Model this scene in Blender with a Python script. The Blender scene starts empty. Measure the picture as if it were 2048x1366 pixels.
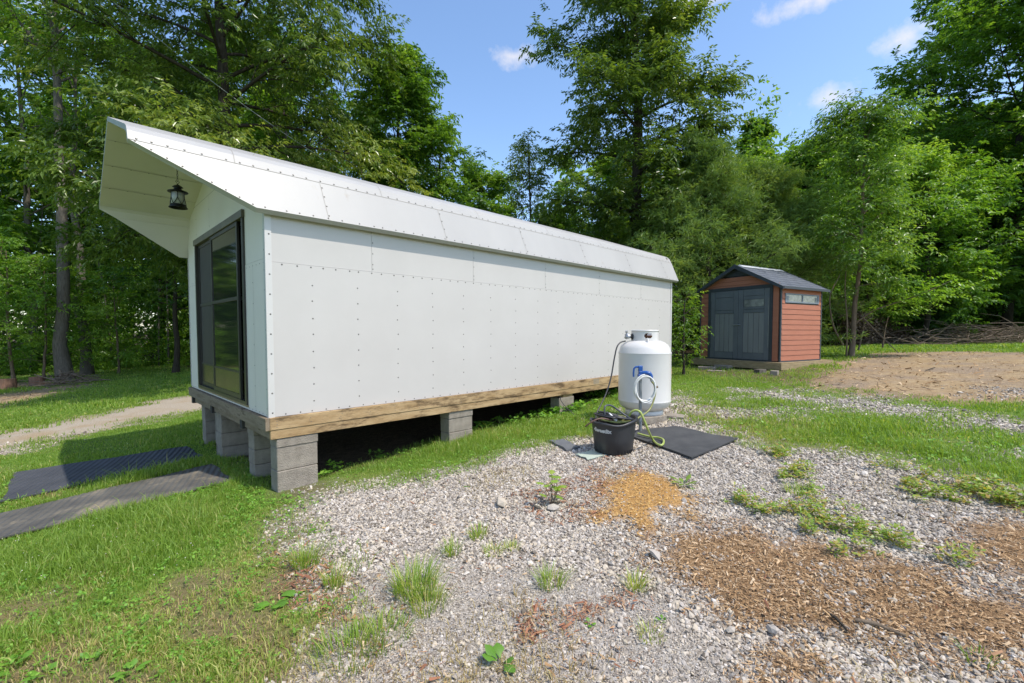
import bpy, math
import numpy as np
from mathutils import Vector, Matrix
RNG = np.random.default_rng(11)
rad = math.radians
# ------------------------------------------------------------------ camera, world, sun, exposure
C = bpy.context.scene.collection
scene = bpy.context.scene
F = 915.0; PITCH = rad(2.4); PRIN = 702.3; CAMZ = 1.5
cd = bpy.data.cameras.new('camera'); cam = bpy.data.objects.new('camera', cd); C.objects.link(cam)
cd.sensor_width = 36; cd.lens = F / 2048 * 36; cd.shift_y = (PRIN - 683) / 2048; cd.clip_start = 0.05; cd.clip_end = 2000
cam.location = (0, 0, CAMZ); cam.rotation_euler = (math.pi / 2 - PITCH, 0, 0)
scene.camera = cam
SUNV = Vector((0.4945, -0.326, 1.0)).normalized()          # towards the sun
sl = bpy.data.lights.new('sun', 'SUN'); sl.energy = 3.7; sl.angle = rad(0.5); sl.color = (1, 0.935, 0.84)
so = bpy.data.objects.new('sun', sl); C.objects.link(so)
so.rotation_euler = SUNV.to_track_quat('Z', 'Y').to_euler()
scene.view_settings.view_transform = 'Standard'; scene.view_settings.look = 'None'
scene.view_settings.gamma = 1; scene.view_settings.exposure = 0.36
scene.cycles.max_bounces = 6; scene.cycles.diffuse_bounces = 4; scene.cycles.glossy_bounces = 3
scene.cycles.transmission_bounces = 4; scene.cycles.transparent_max_bounces = 6
try: scene.cycles.use_denoising = True
except Exception: pass

def raydir(px, py):
    u = (px - 1024) / F; v = (PRIN - py) / F
    return np.array([u, math.cos(PITCH) + v * math.sin(PITCH), -math.sin(PITCH) + v * math.cos(PITCH)])

def build_world():
    w = bpy.data.worlds.new('World'); scene.world = w; w.use_nodes = True
    nt = w.node_tree; N = nt.nodes; L = nt.links; N.clear()
    out = N.new('ShaderNodeOutputWorld'); bg = N.new('ShaderNodeBackground'); bg.inputs[1].default_value = 0.15
    sky = N.new('ShaderNodeTexSky'); sky.sky_type = 'NISHITA'; sky.sun_disc = False
    sky.sun_elevation = math.asin(SUNV.z); sky.sun_rotation = math.atan2(SUNV.x, SUNV.y)
    sky.altitude = 200; sky.air_density = 1.0; sky.dust_density = 1.0; sky.ozone_density = 1.2
    hs = N.new('ShaderNodeHueSaturation'); hs.inputs['Saturation'].default_value = 1.08; hs.inputs['Value'].default_value = 1.48
    L.new(sky.outputs[0], hs.inputs['Color'])
    tc = N.new('ShaderNodeTexCoord'); vec = tc.outputs['Generated']
    nz = N.new('ShaderNodeTexNoise'); nz.inputs['Scale'].default_value = 26; nz.inputs['Detail'].default_value = 9; nz.inputs['Roughness'].default_value = .6
    L.new(vec, nz.inputs['Vector'])
    def M(op, a, b=None, clamp=False):
        n = N.new('ShaderNodeMath'); n.operation = op; n.use_clamp = clamp
        for i, v in enumerate((a, b)):
            if v is None: continue
            if isinstance(v, (int, float)): n.inputs[i].default_value = v
            else: L.new(v, n.inputs[i])
        return n.outputs[0]
    def D(v3):
        n = N.new('ShaderNodeVectorMath'); n.operation = 'DOT_PRODUCT'; L.new(vec, n.inputs[0]); n.inputs[1].default_value = v3
        return n.outputs['Value']
    total = None
    for px, py, w_, h_, s in [(1030, 113, 44, 20, .8), (1665, 195, 62, 24, .62), (1730, 212, 50, 22, .5), (1797, 80, 44, 26, .8), (1850, 52, 34, 18, .45),
                              (1620, 0, 95, 22, .8), (1400, 0, 120, 16, .7), (60, 6, 60, 18, .5), (800, 375, 60, 25, .4), (1960, 330, 70, 20, .4)]:
        d = raydir(px, py); ln = np.linalg.norm(d); d = d / ln
        r = np.cross(d, [0, 0, 1]); r /= np.linalg.norm(r); u = np.cross(r, d)
        a = M('MULTIPLY', D(tuple(r)), F * 1.0 / w_ / ln ** 0 * ln); b = M('MULTIPLY', D(tuple(u)), F / h_ * ln)
        dist = M('POWER', M('ADD', M('MULTIPLY', a, a), M('MULTIPLY', b, b)), .5)
        front = M('GREATER_THAN', D(tuple(d)), 0.5)
        c = M('MULTIPLY', M('SUBTRACT', M('ADD', M('MULTIPLY', nz.outputs[0], 2.8), -.3), dist, False), front)
        c = M('MULTIPLY', M('MULTIPLY', c, .85, True), s)
        total = c if total is None else M('MAXIMUM', total, c)
    mix = N.new('ShaderNodeMix'); mix.data_type = 'RGBA'
    L.new(total, mix.inputs['Factor']); L.new(hs.outputs[0], mix.inputs['A']); mix.inputs['B'].default_value = (5.2, 5.05, 5.2, 1)
    L.new(mix.outputs['Result'], bg.inputs[0]); L.new(bg.outputs[0], out.inputs[0])
build_world()

# ------------------------------------------------------------------ ground model
P0 = np.array([-2.33, 4.36]); D1 = np.array([.708, .706]); D2 = np.array([-.706, .708])
def softclip(v, lo, hi, k=3.0):
    hi_ = hi - k * np.log1p(np.exp(-(v - hi) / k)) if False else v
    v = np.where(v > hi - k, hi - k + k * np.tanh((v - hi + k) / k), v)
    v = np.where(v < lo + k, lo + k + k * np.tanh((v - lo - k) / k), v)
    return v
def wnoise(x, y, f, seed=0):
    """cheap smooth noise -1..1"""
    r = np.random.default_rng(1000 + seed); s = 0; A = 0
    for k in range(6):
        a = r.uniform(0, 6.283); ff = f * r.uniform(.6, 1.9); ph = r.uniform(0, 6.283)
        q = x * math.cos(a) * ff + y * math.sin(a) * ff + ph
        s = s + np.sin(q + 1.3 * np.sin((x * math.sin(a) - y * math.cos(a)) * ff * .7 + ph * 2)); A += 1
    return s / A * 1.5
def gz(x, y):
    x = np.asarray(x, float); y = np.asarray(y, float)
    dx = x - P0[0]; dy = y - P0[1]
    t = dx * D1[0] + dy * D1[1]; s = dx * D2[0] + dy * D2[1]
    z = .047 * softclip(t, -8, 18) - .026 * softclip(s, -14, 16)
    z = z - .072 * np.clip(1 - (t - 1.0) / 8, 0, 1) * np.clip(1 - (s - 2.5) / 6, 0, 1)
    near = np.exp(-((x - .5) ** 2 + (y - 5) ** 2) / 200.)
    return z + .012 * wnoise(x, y, 2.2, 1) * near + .03 * wnoise(x, y, .5, 2) * (1 - near)
def at(px, py, dz=0.0):
    d = raydir(px, py); lo, hi = .5, 200.
    for _ in range(60):
        m = (lo + hi) / 2; p = d * m
        if CAMZ + p[2] > gz(p[0], p[1]) + dz: lo = m
        else: hi = m
    p = d * lo; return np.array([p[0], p[1], float(gz(p[0], p[1])) + dz])
def atz(px, Y):                                              # world x of column px at distance Y
    return (px - 1024) / F * Y
def poly(pts): return np.array([at(*p)[:2] for p in pts])
def sdf(P, x, y):                                            # signed distance, positive inside
    inside = np.zeros(x.shape, bool); dmin = np.full(x.shape, 1e9)
    n = len(P)
    for i in range(n):
        ax, ay = P[i]; bx, by = P[(i + 1) % n]
        ex, ey = bx - ax, by - ay; L2 = ex * ex + ey * ey + 1e-12
        h = np.clip(((x - ax) * ex + (y - ay) * ey) / L2, 0, 1)
        d = np.hypot(x - ax - h * ex, y - ay - h * ey); dmin = np.minimum(dmin, d)
        c = ((ay > y) != (by > y)) & (x < (bx - ax) * (y - ay) / (by - ay + 1e-12) + ax)
        inside ^= c
    return np.where(inside, dmin, -dmin)
EDGE = np.array([(-60, 8), (-34, 16), (-25, 20.5), (-18.5, 23.5), (-10, 23), (0, 19), (6, 16), (10, 17.5), (14, 20), (20, 24.5), (32, 27), (60, 24)], float)
ZP = dict(
 gravel=[poly([(600, 1020), (640, 985), (700, 975), (760, 968), (840, 962), (905, 938), (960, 918), (1050, 902), (1120, 885), (1180, 872), (1215, 862), (1240, 835), (1330, 795), (1352, 790), (1400, 815), (1360, 835), (1430, 850), (1480, 878), (1560, 900), (1620, 895), (1700, 912), (1790, 925), (1900, 935), (1990, 955), (2060, 975), (2300, 1020),
               (2600, 1500), (1400, 1700), (500, 1700), (560, 1366), (640, 1290), (700, 1240), (640, 1190), (660, 1140), (600, 1110), (570, 1070)]),
         poly([(1480, 782), (1560, 785), (1640, 792), (1740, 800), (1850, 818), (1960, 835), (2060, 850), (2300, 885), (2300, 912), (2048, 866), (1930, 850), (1800, 832), (1700, 818), (1600, 806), (1500, 795)]),
         poly([(1960, 905), (2060, 915), (2060, 928), (1970, 916)]),
         poly([(1450, 815), (1560, 815), (1580, 832), (1480, 830)]),
         poly([(1960, 760), (2200, 770), (2200, 800), (1980, 790)])],
 drive=[poly([(-600, 960), (-200, 905), (0, 868), (100, 848), (200, 828), (300, 805), (400, 787), (470, 770), (470, 800), (400, 822), (330, 832), (240, 850), (150, 872), (60, 893), (0, 908), (-200, 950), (-600, 1060)])],
 fine=[poly([(640, 1260), (700, 1160), (820, 1100), (960, 1105), (1090, 1120), (1200, 1160), (1330, 1215), (1420, 1290), (1500, 1400), (1500, 1700), (500, 1700), (560, 1366)])],
 orange=[poly([(1215, 985), (1240, 955), (1290, 945), (1335, 968), (1380, 1000), (1362, 1035), (1335, 1050), (1330, 1075), (1290, 1080), (1240, 1060), (1205, 1040), (1195, 1010)])],
 brown=[poly([(1290, 1075), (1335, 1050), (1420, 1062), (1480, 1068), (1560, 1078), (1640, 1085), (1720, 1105), (1830, 1140), (1900, 1160), (1980, 1185), (2060, 1200), (2300, 1230), (2400, 1400), (2048, 1345), (1900, 1345), (1830, 1310), (1700, 1290), (1640, 1262), (1560, 1262), (1480, 1265), (1440, 1240), (1400, 1180), (1340, 1160), (1300, 1130)]),
        poly([(1950, 1040), (2060, 1020), (2300, 1060), (2300, 1190), (2060, 1165), (1990, 1130), (1950, 1100)]),
        poly([(1500, 1290), (1620, 1300), (1700, 1366), (1560, 1500), (1480, 1366)])],
 litter=[poly([(1170, 925), (1240, 915), (1300, 925), (1290, 945), (1230, 955), (1200, 990), (1190, 1030), (1130, 1040), (1060, 1010), (1030, 985), (1090, 965), (1150, 955)]),
         poly([(1050, 1250), (1150, 1215), (1250, 1190), (1260, 1215), (1180, 1240), (1060, 1270)]),
         poly([(560, 1110), (640, 1120), (700, 1170), (690, 1240), (640, 1240), (580, 1180)])],
 dirt=[poly([(1585, 770), (1630, 745), (1660, 728), (1760, 705), (1900, 703), (2060, 706), (2600, 716), (2600, 850), (2060, 806), (1960, 806), (1900, 803), (1830, 797), (1760, 793), (1690, 782)]),
       poly([(-200, 800), (0, 790), (120, 772), (180, 768), (100, 790), (0, 812), (-200, 830)]),
       poly([(-100, 765), (60, 765), (130, 758), (110, 772), (-100, 782)])],
 bare=[poly([(1340, 730), (1400, 715), (1560, 735), (1680, 735), (1640, 760), (1580, 765), (1480, 762), (1380, 750)])],
 patch=[poly([(590, 1000), (500, 1090), (420, 1140), (250, 1200), (120, 1260), (0, 1330), (-100, 1400), (-100, 1700), (620, 1700), (700, 1366), (760, 1250), (690, 1150), (620, 1080)]),
        poly([(1350, 800), (1400, 812), (1600, 880), (1720, 905), (1560, 900), (1440, 870), (1380, 840)])],
)
HOUSEP = np.array([P0 + D1 * a + D2 * b for a, b in ((.25, .25), (8.2, .25), (8.2, 3.4), (.25, 3.4))])
def zones(x, y):
    """ground cover weights at world points"""
    x = np.asarray(x, float); y = np.asarray(y, float)
    r = np.hypot(x, y)
    wob = (.13 * wnoise(x, y, 3.5, 3) + .10 * wnoise(x, y, 11, 4) + .05 * wnoise(x, y, 35, 5)) * np.clip(r / 4, .5, 2.2)
    def m(key, soft):
        best = np.full(x.shape, -1e9)
        for P in ZP[key]: best = np.maximum(best, sdf(P, x, y))
        return np.clip((best + wob) / (soft * np.clip(r / 4, .4, 3)) + .5, 0, 1)
    Z = {}
    Z['brown'] = m('brown', .36); Z['orange'] = m('orange', .25); Z['litter'] = m('litter', .2) * np.clip(.65 + .8 * wnoise(x, y, 14, 8), 0, 1)
    Z['dirt'] = m('dirt', .3); Z['fine'] = m('fine', .25); Z['drive'] = m('drive', .3)
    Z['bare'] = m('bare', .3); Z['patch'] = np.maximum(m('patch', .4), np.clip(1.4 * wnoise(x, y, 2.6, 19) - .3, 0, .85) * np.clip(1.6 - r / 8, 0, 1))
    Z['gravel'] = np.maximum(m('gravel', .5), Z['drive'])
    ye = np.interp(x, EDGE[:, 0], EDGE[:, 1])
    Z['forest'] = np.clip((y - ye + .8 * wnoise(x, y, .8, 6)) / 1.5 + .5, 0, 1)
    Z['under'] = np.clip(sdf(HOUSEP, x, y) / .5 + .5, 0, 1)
    Z['bare'] = np.maximum(Z['bare'], np.clip(1 - np.hypot(x + 2.05, y - 4.42) / .42, 0, 1))
    g = 1 - np.maximum.reduce([Z['gravel'], Z['brown'], Z['orange'], Z['dirt'], Z['forest'] * .9, Z['under'] * .9, Z['bare'] * .7])
    g = g * (1 - .78 * Z['patch'] * np.clip(.75 + .9 * wnoise(x, y, 7, 9), 0, 1))
    Z['grass'] = np.clip(g, 0, 1)
    return Z

# ------------------------------------------------------------------ helpers
def npmesh(name, V, Fc, mat, parent=None, col=None, smooth=False, fmat=None, uv=None):
    V = np.ascontiguousarray(V, np.float32); Fc = np.ascontiguousarray(Fc, np.int32)
    me = bpy.data.meshes.new(name); n, k = Fc.shape
    me.vertices.add(len(V)); me.vertices.foreach_set('co', V.ravel())
    me.loops.add(n * k); me.loops.foreach_set('vertex_index', Fc.ravel())
    me.polygons.add(n); me.polygons.foreach_set('loop_start', np.arange(0, n * k, k, dtype=np.int32))
    try: me.polygons.foreach_set('loop_total', np.full(n, k, np.int32))
    except Exception: pass
    for m in (mat if isinstance(mat, (list, tuple)) else [mat]): me.materials.append(m)
    if fmat is not None: me.polygons.foreach_set('material_index', np.asarray(fmat, np.int32))
    me.polygons.foreach_set('use_smooth', np.full(n, smooth, bool))
    if col is not None:
        for cn, arr in (col.items() if isinstance(col, dict) else [('tint', col)]):
            a = me.attributes.new(cn, 'FLOAT_COLOR', 'POINT')
            c = np.ones((len(V), 4), np.float32); c[:, :arr.shape[1]] = arr
            a.data.foreach_set('color', c.ravel())
    me.update(calc_edges=True)
    o = bpy.data.objects.new(name, me); C.objects.link(o)
    if parent: o.parent = parent
    return o
def tag(o, label=None, cat=None, group=None, kind=None):
    for k, v in (('label', label), ('category', cat), ('group', group), ('kind', kind)):
        if v: o[k] = v
    return o
def empty(name, loc=(0, 0, 0), rz=0, **kw):
    o = bpy.data.objects.new(name, None); C.objects.link(o); o.location = [float(v) for v in loc]; o.rotation_euler = (0, 0, rz)
    o.empty_display_size = .2
    return tag(o, **kw)
def copy_thing(root, loc, rz, sc=1.0, label=None, lean=(0, 0)):
    r = root.copy(); C.objects.link(r); r.location = [float(v) for v in loc]; r.rotation_euler = (lean[0], lean[1], rz)
    r.scale = (sc, sc, sc) if np.isscalar(sc) else sc
    if label: r['label'] = label
    for ch in list(root.children):
        c = ch.copy(); C.objects.link(c); c.parent = r
        for g in list(ch.children):
            d = g.copy(); C.objects.link(d); d.parent = c
    return r
class MB:
    """collects shapes with mixed faces, builds one mesh object"""
    def __init__(s): s.v = []; s.f = []; s.m = []; s.sm = []
    def add(s, V, Fs, mi=0, smooth=False):
        b = len(s.v); s.v += [tuple(map(float, p)) for p in V]
        for f in Fs: s.f.append([b + i for i in f]); s.m.append(mi); s.sm.append(smooth)
    def box(s, a, b, mi=0, M=None, bev=0.0):
        a = Vector(a); b = Vector(b); x0, y0, z0 = a; x1, y1, z1 = b
        if bev > 0:
            e = bev; V = []
            for (ix, X) in ((0, x0), (1, x1)):
                for (iy, Y) in ((0, y0), (1, y1)):
                    for (iz, Z) in ((0, z0), (1, z1)):
                        sx = 1 if ix == 0 else -1; sy = 1 if iy == 0 else -1; sz = 1 if iz == 0 else -1
                        V += [(X, Y + sy * e, Z + sz * e), (X + sx * e, Y, Z + sz * e), (X + sx * e, Y + sy * e, Z)]
            def c(i, j, k): return ((i * 2 + j) * 2 + k) * 3
            Fs = []
            for i in (0, 1): q = [c(i, 0, 0), c(i, 1, 0), c(i, 1, 1), c(i, 0, 1)]; Fs.append(q if i else q[::-1])
            for j in (0, 1): q = [c(0, j, 0) + 1, c(1, j, 0) + 1, c(1, j, 1) + 1, c(0, j, 1) + 1]; Fs.append(q[::-1] if j else q)
            for k in (0, 1): q = [c(0, 0, k) + 2, c(1, 0, k) + 2, c(1, 1, k) + 2, c(0, 1, k) + 2]; Fs.append(q if k else q[::-1])
            for i in (0, 1):
                for j in (0, 1):
                    Fs.append([c(i, j, 0), c(i, j, 1), c(i, j, 1) + 1, c(i, j, 0) + 1])
                for k in (0, 1):
                    Fs.append([c(i, 0, k), c(i, 1, k), c(i, 1, k) + 2, c(i, 0, k) + 2])
            for j in (0, 1):
                for k in (0, 1): Fs.append([c(0, j, k) + 1, c(1, j, k) + 1, c(1, j, k) + 2, c(0, j, k) + 2])
            for i in (0, 1):
                for j in (0, 1):
                    for k in (0, 1): q = c(i, j, k); Fs.append([q, q + 1, q + 2])
        else:
            V = [(x0, y0, z0), (x1, y0, z0), (x1, y1, z0), (x0, y1, z0), (x0, y0, z1), (x1, y0, z1), (x1, y1, z1), (x0, y1, z1)]
            Fs = [(0, 3, 2, 1), (4, 5, 6, 7), (0, 1, 5, 4), (1, 2, 6, 5), (2, 3, 7, 6), (3, 0, 4, 7)]
        if M is not None: V = [M @ Vector(p) for p in V]
        s.add(V, Fs, mi)
    def tube(s, pts, r, n=8, mi=0, closed=False, caps=True):
        pts = [Vector(p) for p in pts]; m = len(pts); rr = r if isinstance(r, (list, tuple, np.ndarray)) else [r] * m
        V = []; nrm = None
        for i, p in enumerate(pts):
            t = (pts[(i + 1) % m] - pts[i - 1]) if closed else (pts[min(i + 1, m - 1)] - pts[max(i - 1, 0)])
            t.normalize()
            if nrm is None: nrm = t.orthogonal().normalized()
            nrm = (nrm - t * nrm.dot(t)).normalized(); b = t.cross(nrm)
            for k in range(n):
                a = 2 * math.pi * k / n; V.append(p + (nrm * math.cos(a) + b * math.sin(a)) * rr[i])
        Fs = []
        for i in range(m if closed else m - 1):
            j = (i + 1) % m
            for k in range(n): l = (k + 1) % n; Fs.append((i * n + k, i * n + l, j * n + l, j * n + k))
        s.add(V, Fs, mi, True)
        if caps and not closed: s.add(V[:n][::-1] + V[-n:], [list(range(n)), list(range(n, 2 * n))], mi)
    def lathe(s, prof, n=48, c=(0, 0), mi=0):
        V = []; Fs = []
        for r, z in prof:
            for k in range(n): a = 2 * math.pi * k / n; V.append((c[0] + r * math.cos(a), c[1] + r * math.sin(a), z))
        for i in range(len(prof) - 1):
            for k in range(n): l = (k + 1) % n; Fs.append((i * n + k, i * n + l, (i + 1) * n + l, (i + 1) * n + k))
        s.add(V, Fs, mi, True)
    def rivet(s, p, nrm, r=.007, mi=1):
        nrm = Vector(nrm).normalized(); a = nrm.orthogonal().normalized(); b = nrm.cross(a); p = Vector(p)
        V = [p + (a * math.cos(k * math.pi / 3) + b * math.sin(k * math.pi / 3)) * r for k in range(6)]
        V += [p + nrm * r * .35 + (a * math.cos(k * math.pi / 3) + b * math.sin(k * math.pi / 3)) * r * .6 for k in range(6)]
        Fs = [(k, (k + 1) % 6, 6 + (k + 1) % 6, 6 + k) for k in range(6)] + [tuple(range(6, 12))]
        s.add(V, Fs, mi)
    def build(s, name, mats, parent=None):
        me = bpy.data.meshes.new(name); me.from_pydata(s.v, [], s.f)
        for m in (mats if isinstance(mats, (list, tuple)) else [mats]): me.materials.append(m)
        me.polygons.foreach_set('material_index', s.m); me.polygons.foreach_set('use_smooth', s.sm); me.update()
        o = bpy.data.objects.new(name, me); C.objects.link(o)
        if parent: o.parent = parent
        return o

# ------------------------------------------------------------------ materials
def newmat(name):
    m = bpy.data.materials.new(name); m.use_nodes = True; nt = m.node_tree; nt.nodes.clear()
    out = nt.nodes.new('ShaderNodeOutputMaterial'); return m, nt, nt.nodes, nt.links, out
def c4(c): return (c[0], c[1], c[2], 1)
def MAT(name, col, col2=None, scale=6, rough=.6, metal=0, bump=0, bscale=40, spec=.5, stretch=(1, 1, 1), spots=None, rvar=0, detail=5, dark=None):
    m, nt, N, L, out = newmat(name)
    b = N.new('ShaderNodeBsdfPrincipled'); L.new(b.outputs[0], out.inputs[0])
    b.inputs['Base Color'].default_value = c4(col); b.inputs['Roughness'].default_value = rough
    b.inputs['Metallic'].default_value = metal; b.inputs['Specular IOR Level'].default_value = spec
    tc = N.new('ShaderNodeTexCoord'); mp = N.new('ShaderNodeMapping'); mp.inputs['Scale'].default_value = stretch; L.new(tc.outputs['Object'], mp.inputs[0])
    last = None
    if col2 is not None:
        n = N.new('ShaderNodeTexNoise'); n.inputs['Scale'].default_value = scale; n.inputs['Detail'].default_value = detail; n.inputs['Roughness'].default_value = .6
        L.new(mp.outputs[0], n.inputs['Vector'])
        r = N.new('ShaderNodeValToRGB'); r.color_ramp.elements[0].position = .32; r.color_ramp.elements[1].position = .68
        r.color_ramp.elements[0].color = c4(col); r.color_ramp.elements[1].color = c4(col2)
        L.new(n.outputs[0], r.inputs[0]); last = r.outputs[0]
        if rvar:
            mr = N.new('ShaderNodeMapRange'); mr.inputs['To Min'].default_value = rough - rvar; mr.inputs['To Max'].default_value = rough + rvar
            L.new(n.outputs[0], mr.inputs[0]); L.new(mr.outputs[0], b.inputs['Roughness'])
    if spots is not None:                                     # (colour, scale, threshold)
        n2 = N.new('ShaderNodeTexNoise'); n2.inputs['Scale'].default_value = spots[1]; n2.inputs['Detail'].default_value = 8; n2.inputs['Roughness'].default_value = .7
        L.new(mp.outputs[0], n2.inputs['Vector'])
        r2 = N.new('ShaderNodeValToRGB'); r2.color_ramp.elements[0].position = spots[2]; r2.color_ramp.elements[1].position = spots[2] + .14
        r2.color_ramp.elements[0].color = (0, 0, 0, 1); r2.color_ramp.elements[1].color = (1, 1, 1, 1)
        L.new(n2.outputs[0], r2.inputs[0])
        mx = N.new('ShaderNodeMix'); mx.data_type = 'RGBA'; L.new(r2.outputs[0], mx.inputs['Factor'])
        if last is not None: L.new(last, mx.inputs['A'])
        else: mx.inputs['A'].default_value = c4(col)
        mx.inputs['B'].default_value = c4(spots[0]); last = mx.outputs['Result']
    if last is not None: L.new(last, b.inputs['Base Color'])
    if bump:
        n3 = N.new('ShaderNodeTexNoise'); n3.inputs['Scale'].default_value = bscale; n3.inputs['Detail'].default_value = 6
        L.new(mp.outputs[0], n3.inputs['Vector'])
        bp = N.new('ShaderNodeBump'); bp.inputs['Strength'].default_value = bump; bp.inputs['Distance'].default_value = .02
        L.new(n3.outputs[0], bp.inputs['Height']); L.new(bp.outputs[0], b.inputs['Normal'])
    return m
def LEAF(name, c1, c2, c3, trans=.35, rough=.42, tcol=None):
    """leaf colours by the tint attribute of each leaf"""
    m, nt, N, L, out = newmat(name)
    a = N.new('ShaderNodeAttribute'); a.attribute_name = 'tint'
    r = N.new('ShaderNodeValToRGB'); e = r.color_ramp.elements; e[0].position = 0; e[1].position = 1; e[0].color = c4(c1); e[1].color = c4(c3)
    k = e.new(.55); k.color = c4(c2)
    L.new(a.outputs['Fac'], r.inputs[0])
    b = N.new('ShaderNodeBsdfPrincipled'); b.inputs['Roughness'].default_value = rough; b.inputs['Specular IOR Level'].default_value = .5
    L.new(r.outputs[0], b.inputs['Base Color'])
    t = N.new('ShaderNodeBsdfTranslucent'); g = N.new('ShaderNodeMix'); g.data_type = 'RGBA'; g.blend_type = 'MULTIPLY'; g.inputs['Factor'].default_value = 1
    L.new(r.outputs[0], g.inputs['A']); g.inputs['B'].default_value = c4(tcol or (2.0, 1.9, .7)); L.new(g.outputs['Result'], t.inputs[0])
    mx = N.new('ShaderNodeMixShader'); mx.inputs[0].default_value = trans
    L.new(b.outputs[0], mx.inputs[1]); L.new(t.outputs[0], mx.inputs[2]); L.new(mx.outputs[0], out.inputs[0])
    return m
def TINTMAT(name, stops, rough=.85, bump=0, bscale=60, spec=.3):
    """opaque pieces coloured by their own tint"""
    m, nt, N, L, out = newmat(name)
    a = N.new('ShaderNodeAttribute'); a.attribute_name = 'tint'
    r = N.new('ShaderNodeValToRGB'); e = r.color_ramp.elements
    e[0].position = 0; e[0].color = c4(stops[0]); e[1].position = 1; e[1].color = c4(stops[-1])
    for i, s in enumerate(stops[1:-1]): q = e.new((i + 1) / (len(stops) - 1)); q.color = c4(s)
    L.new(a.outputs['Fac'], r.inputs[0])
    b = N.new('ShaderNodeBsdfPrincipled'); b.inputs['Roughness'].default_value = rough; b.inputs['Specular IOR Level'].default_value = spec
    L.new(r.outputs[0], b.inputs['Base Color']); L.new(b.outputs[0], out.inputs[0])
    if bump:
        tc = N.new('ShaderNodeTexCoord'); n3 = N.new('ShaderNodeTexNoise'); n3.inputs['Scale'].default_value = bscale; L.new(tc.outputs['Object'], n3.inputs['Vector'])
        bp = N.new('ShaderNodeBump'); bp.inputs['Strength'].default_value = bump; bp.inputs['Distance'].default_value = .01
        L.new(n3.outputs[0], bp.inputs['Height']); L.new(bp.outputs[0], b.inputs['Normal'])
    return m

m_white = MAT('painted_white_sheet', (.485, .457, .43), (.515, .487, .46), scale=1.3, rough=.38, spots=((.43, .40, .36), 2.2, .66), spec=.45, bump=.35, bscale=.9)
m_roofw = MAT('white_roof_sheet', (.365, .352, .335), (.40, .386, .366), scale=1.2, rough=.42, spots=((.32, .28, .23), 2.6, .64), stretch=(1, 1, .35), spec=.4)
m_ceil = MAT('white_ceiling_sheet', (.66, .605, .54), (.70, .645, .58), scale=1.5, rough=.5)
m_rivet = MAT('dark_screw_head', (.17, .16, .145), rough=.5, metal=.6)
m_seam = MAT('dark_sheet_joint', (.26, .235, .20), (.36, .33, .29), scale=5, rough=.8)  # dark tone of the joints and backing between sheets
m_trim = MAT('white_aluminium_trim', (.52, .505, .48), (.56, .54, .52), scale=2, rough=.3)
m_fascia = MAT('pale_metal_edge', (.36, .36, .35), (.42, .42, .41), scale=3, rough=.35)
m_wood = MAT('weathered_lumber', (.31, .20, .095), (.45, .32, .175), scale=3.0, rough=.85, stretch=(1.3, 4, 5), spots=((.13, .085, .045), 2.6, .49), bump=.3, bscale=25, spec=.2)
m_wooddk = MAT('stained_lumber', (.16, .12, .08), (.30, .24, .17), scale=3, rough=.9, stretch=(5, 1, 6), spots=((.07, .05, .035), 3, .55), bump=.3, bscale=25, spec=.2)
m_block = MAT('concrete_block', (.22, .19, .155), (.32, .28, .23), scale=9, rough=.95, spots=((.14, .11, .08), 3, .56), bump=.6, bscale=90, spec=.15)
m_bronze = MAT('dark_bronze_frame', (.022, .02, .018), (.035, .032, .028), scale=6, rough=.38)
m_bronze2 = MAT('weathered_bronze_header', (.10, .09, .075), (.14, .125, .10), scale=6, rough=.5)
m_glass = MAT('dark_door_glass', (.020, .022, .020), rough=.06, spec=1.0, bump=.012, bscale=3)
m_screen = MAT('insect_screen', (.035, .032, .03), (.045, .04, .036), scale=4, rough=.55, spec=.3)
m_kick = MAT('tinted_kick_panel', (.10, .085, .03), (.06, .055, .025), scale=2, rough=.25, spec=.7)
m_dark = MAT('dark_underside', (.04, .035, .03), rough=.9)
m_orange = MAT('terracotta_cladding', (.345, .128, .073), (.385, .15, .088), scale=2.5, rough=.62, stretch=(1, 1, 5), spots=((.22, .11, .065), 1.3, .64), bump=.15, bscale=60, spec=.35)
m_grey = MAT('charcoal_plastic', (.105, .115, .125), (.13, .14, .15), scale=3, rough=.55, bump=.12, bscale=70, spec=.4)
m_grey2 = MAT('dark_plastic_trim', (.03, .036, .044), (.045, .052, .06), scale=4, rough=.5)
m_greyp = MAT('grey_door_plank', (.165, .17, .168), (.20, .205, .20), scale=3, rough=.6, stretch=(1, 3, .5), bump=.15, bscale=80)
m_shingle = MAT('slate_blue_roof', (.075, .085, .105), (.11, .12, .145), scale=5, rough=.6, bump=.2, bscale=50)
m_ridge = MAT('ridge_cap_highlight', (.55, .56, .58), rough=.35)  # white highlight along the shiny ridge, put into the base colour
m_pane = MAT('cloudy_window_pane', (.32, .33, .30), (.12, .13, .12), scale=4, rough=.15, spec=.8)
m_pane2 = MAT('dim_window_pane', (.05, .055, .05), (.30, .29, .24), scale=9, rough=.1, spec=1)
m_deck = MAT('deck_timber', (.24, .18, .10), (.36, .28, .16), scale=3, rough=.9, stretch=(2, 2, 8), spots=((.14, .11, .07), 4, .6), bump=.3, bscale=30, spec=.2)
m_tank = MAT('glossy_white_tank_paint', (.58, .56, .535), (.62, .60, .575), scale=3, rough=.3, spots=((.60, .56, .48), 4, .72), spec=.5)
m_alu = MAT('cast_aluminium', (.32, .33, .34), (.42, .43, .44), scale=20, rough=.4, metal=.7)
m_hole = MAT('dark_rusty_valve', (.10, .045, .02), (.04, .02, .012), scale=20, rough=.8)  # dark rust brown, mottled, for the valve parts
m_blackrub = MAT('black_hose_rubber', (.018, .018, .02), rough=.45)
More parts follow.
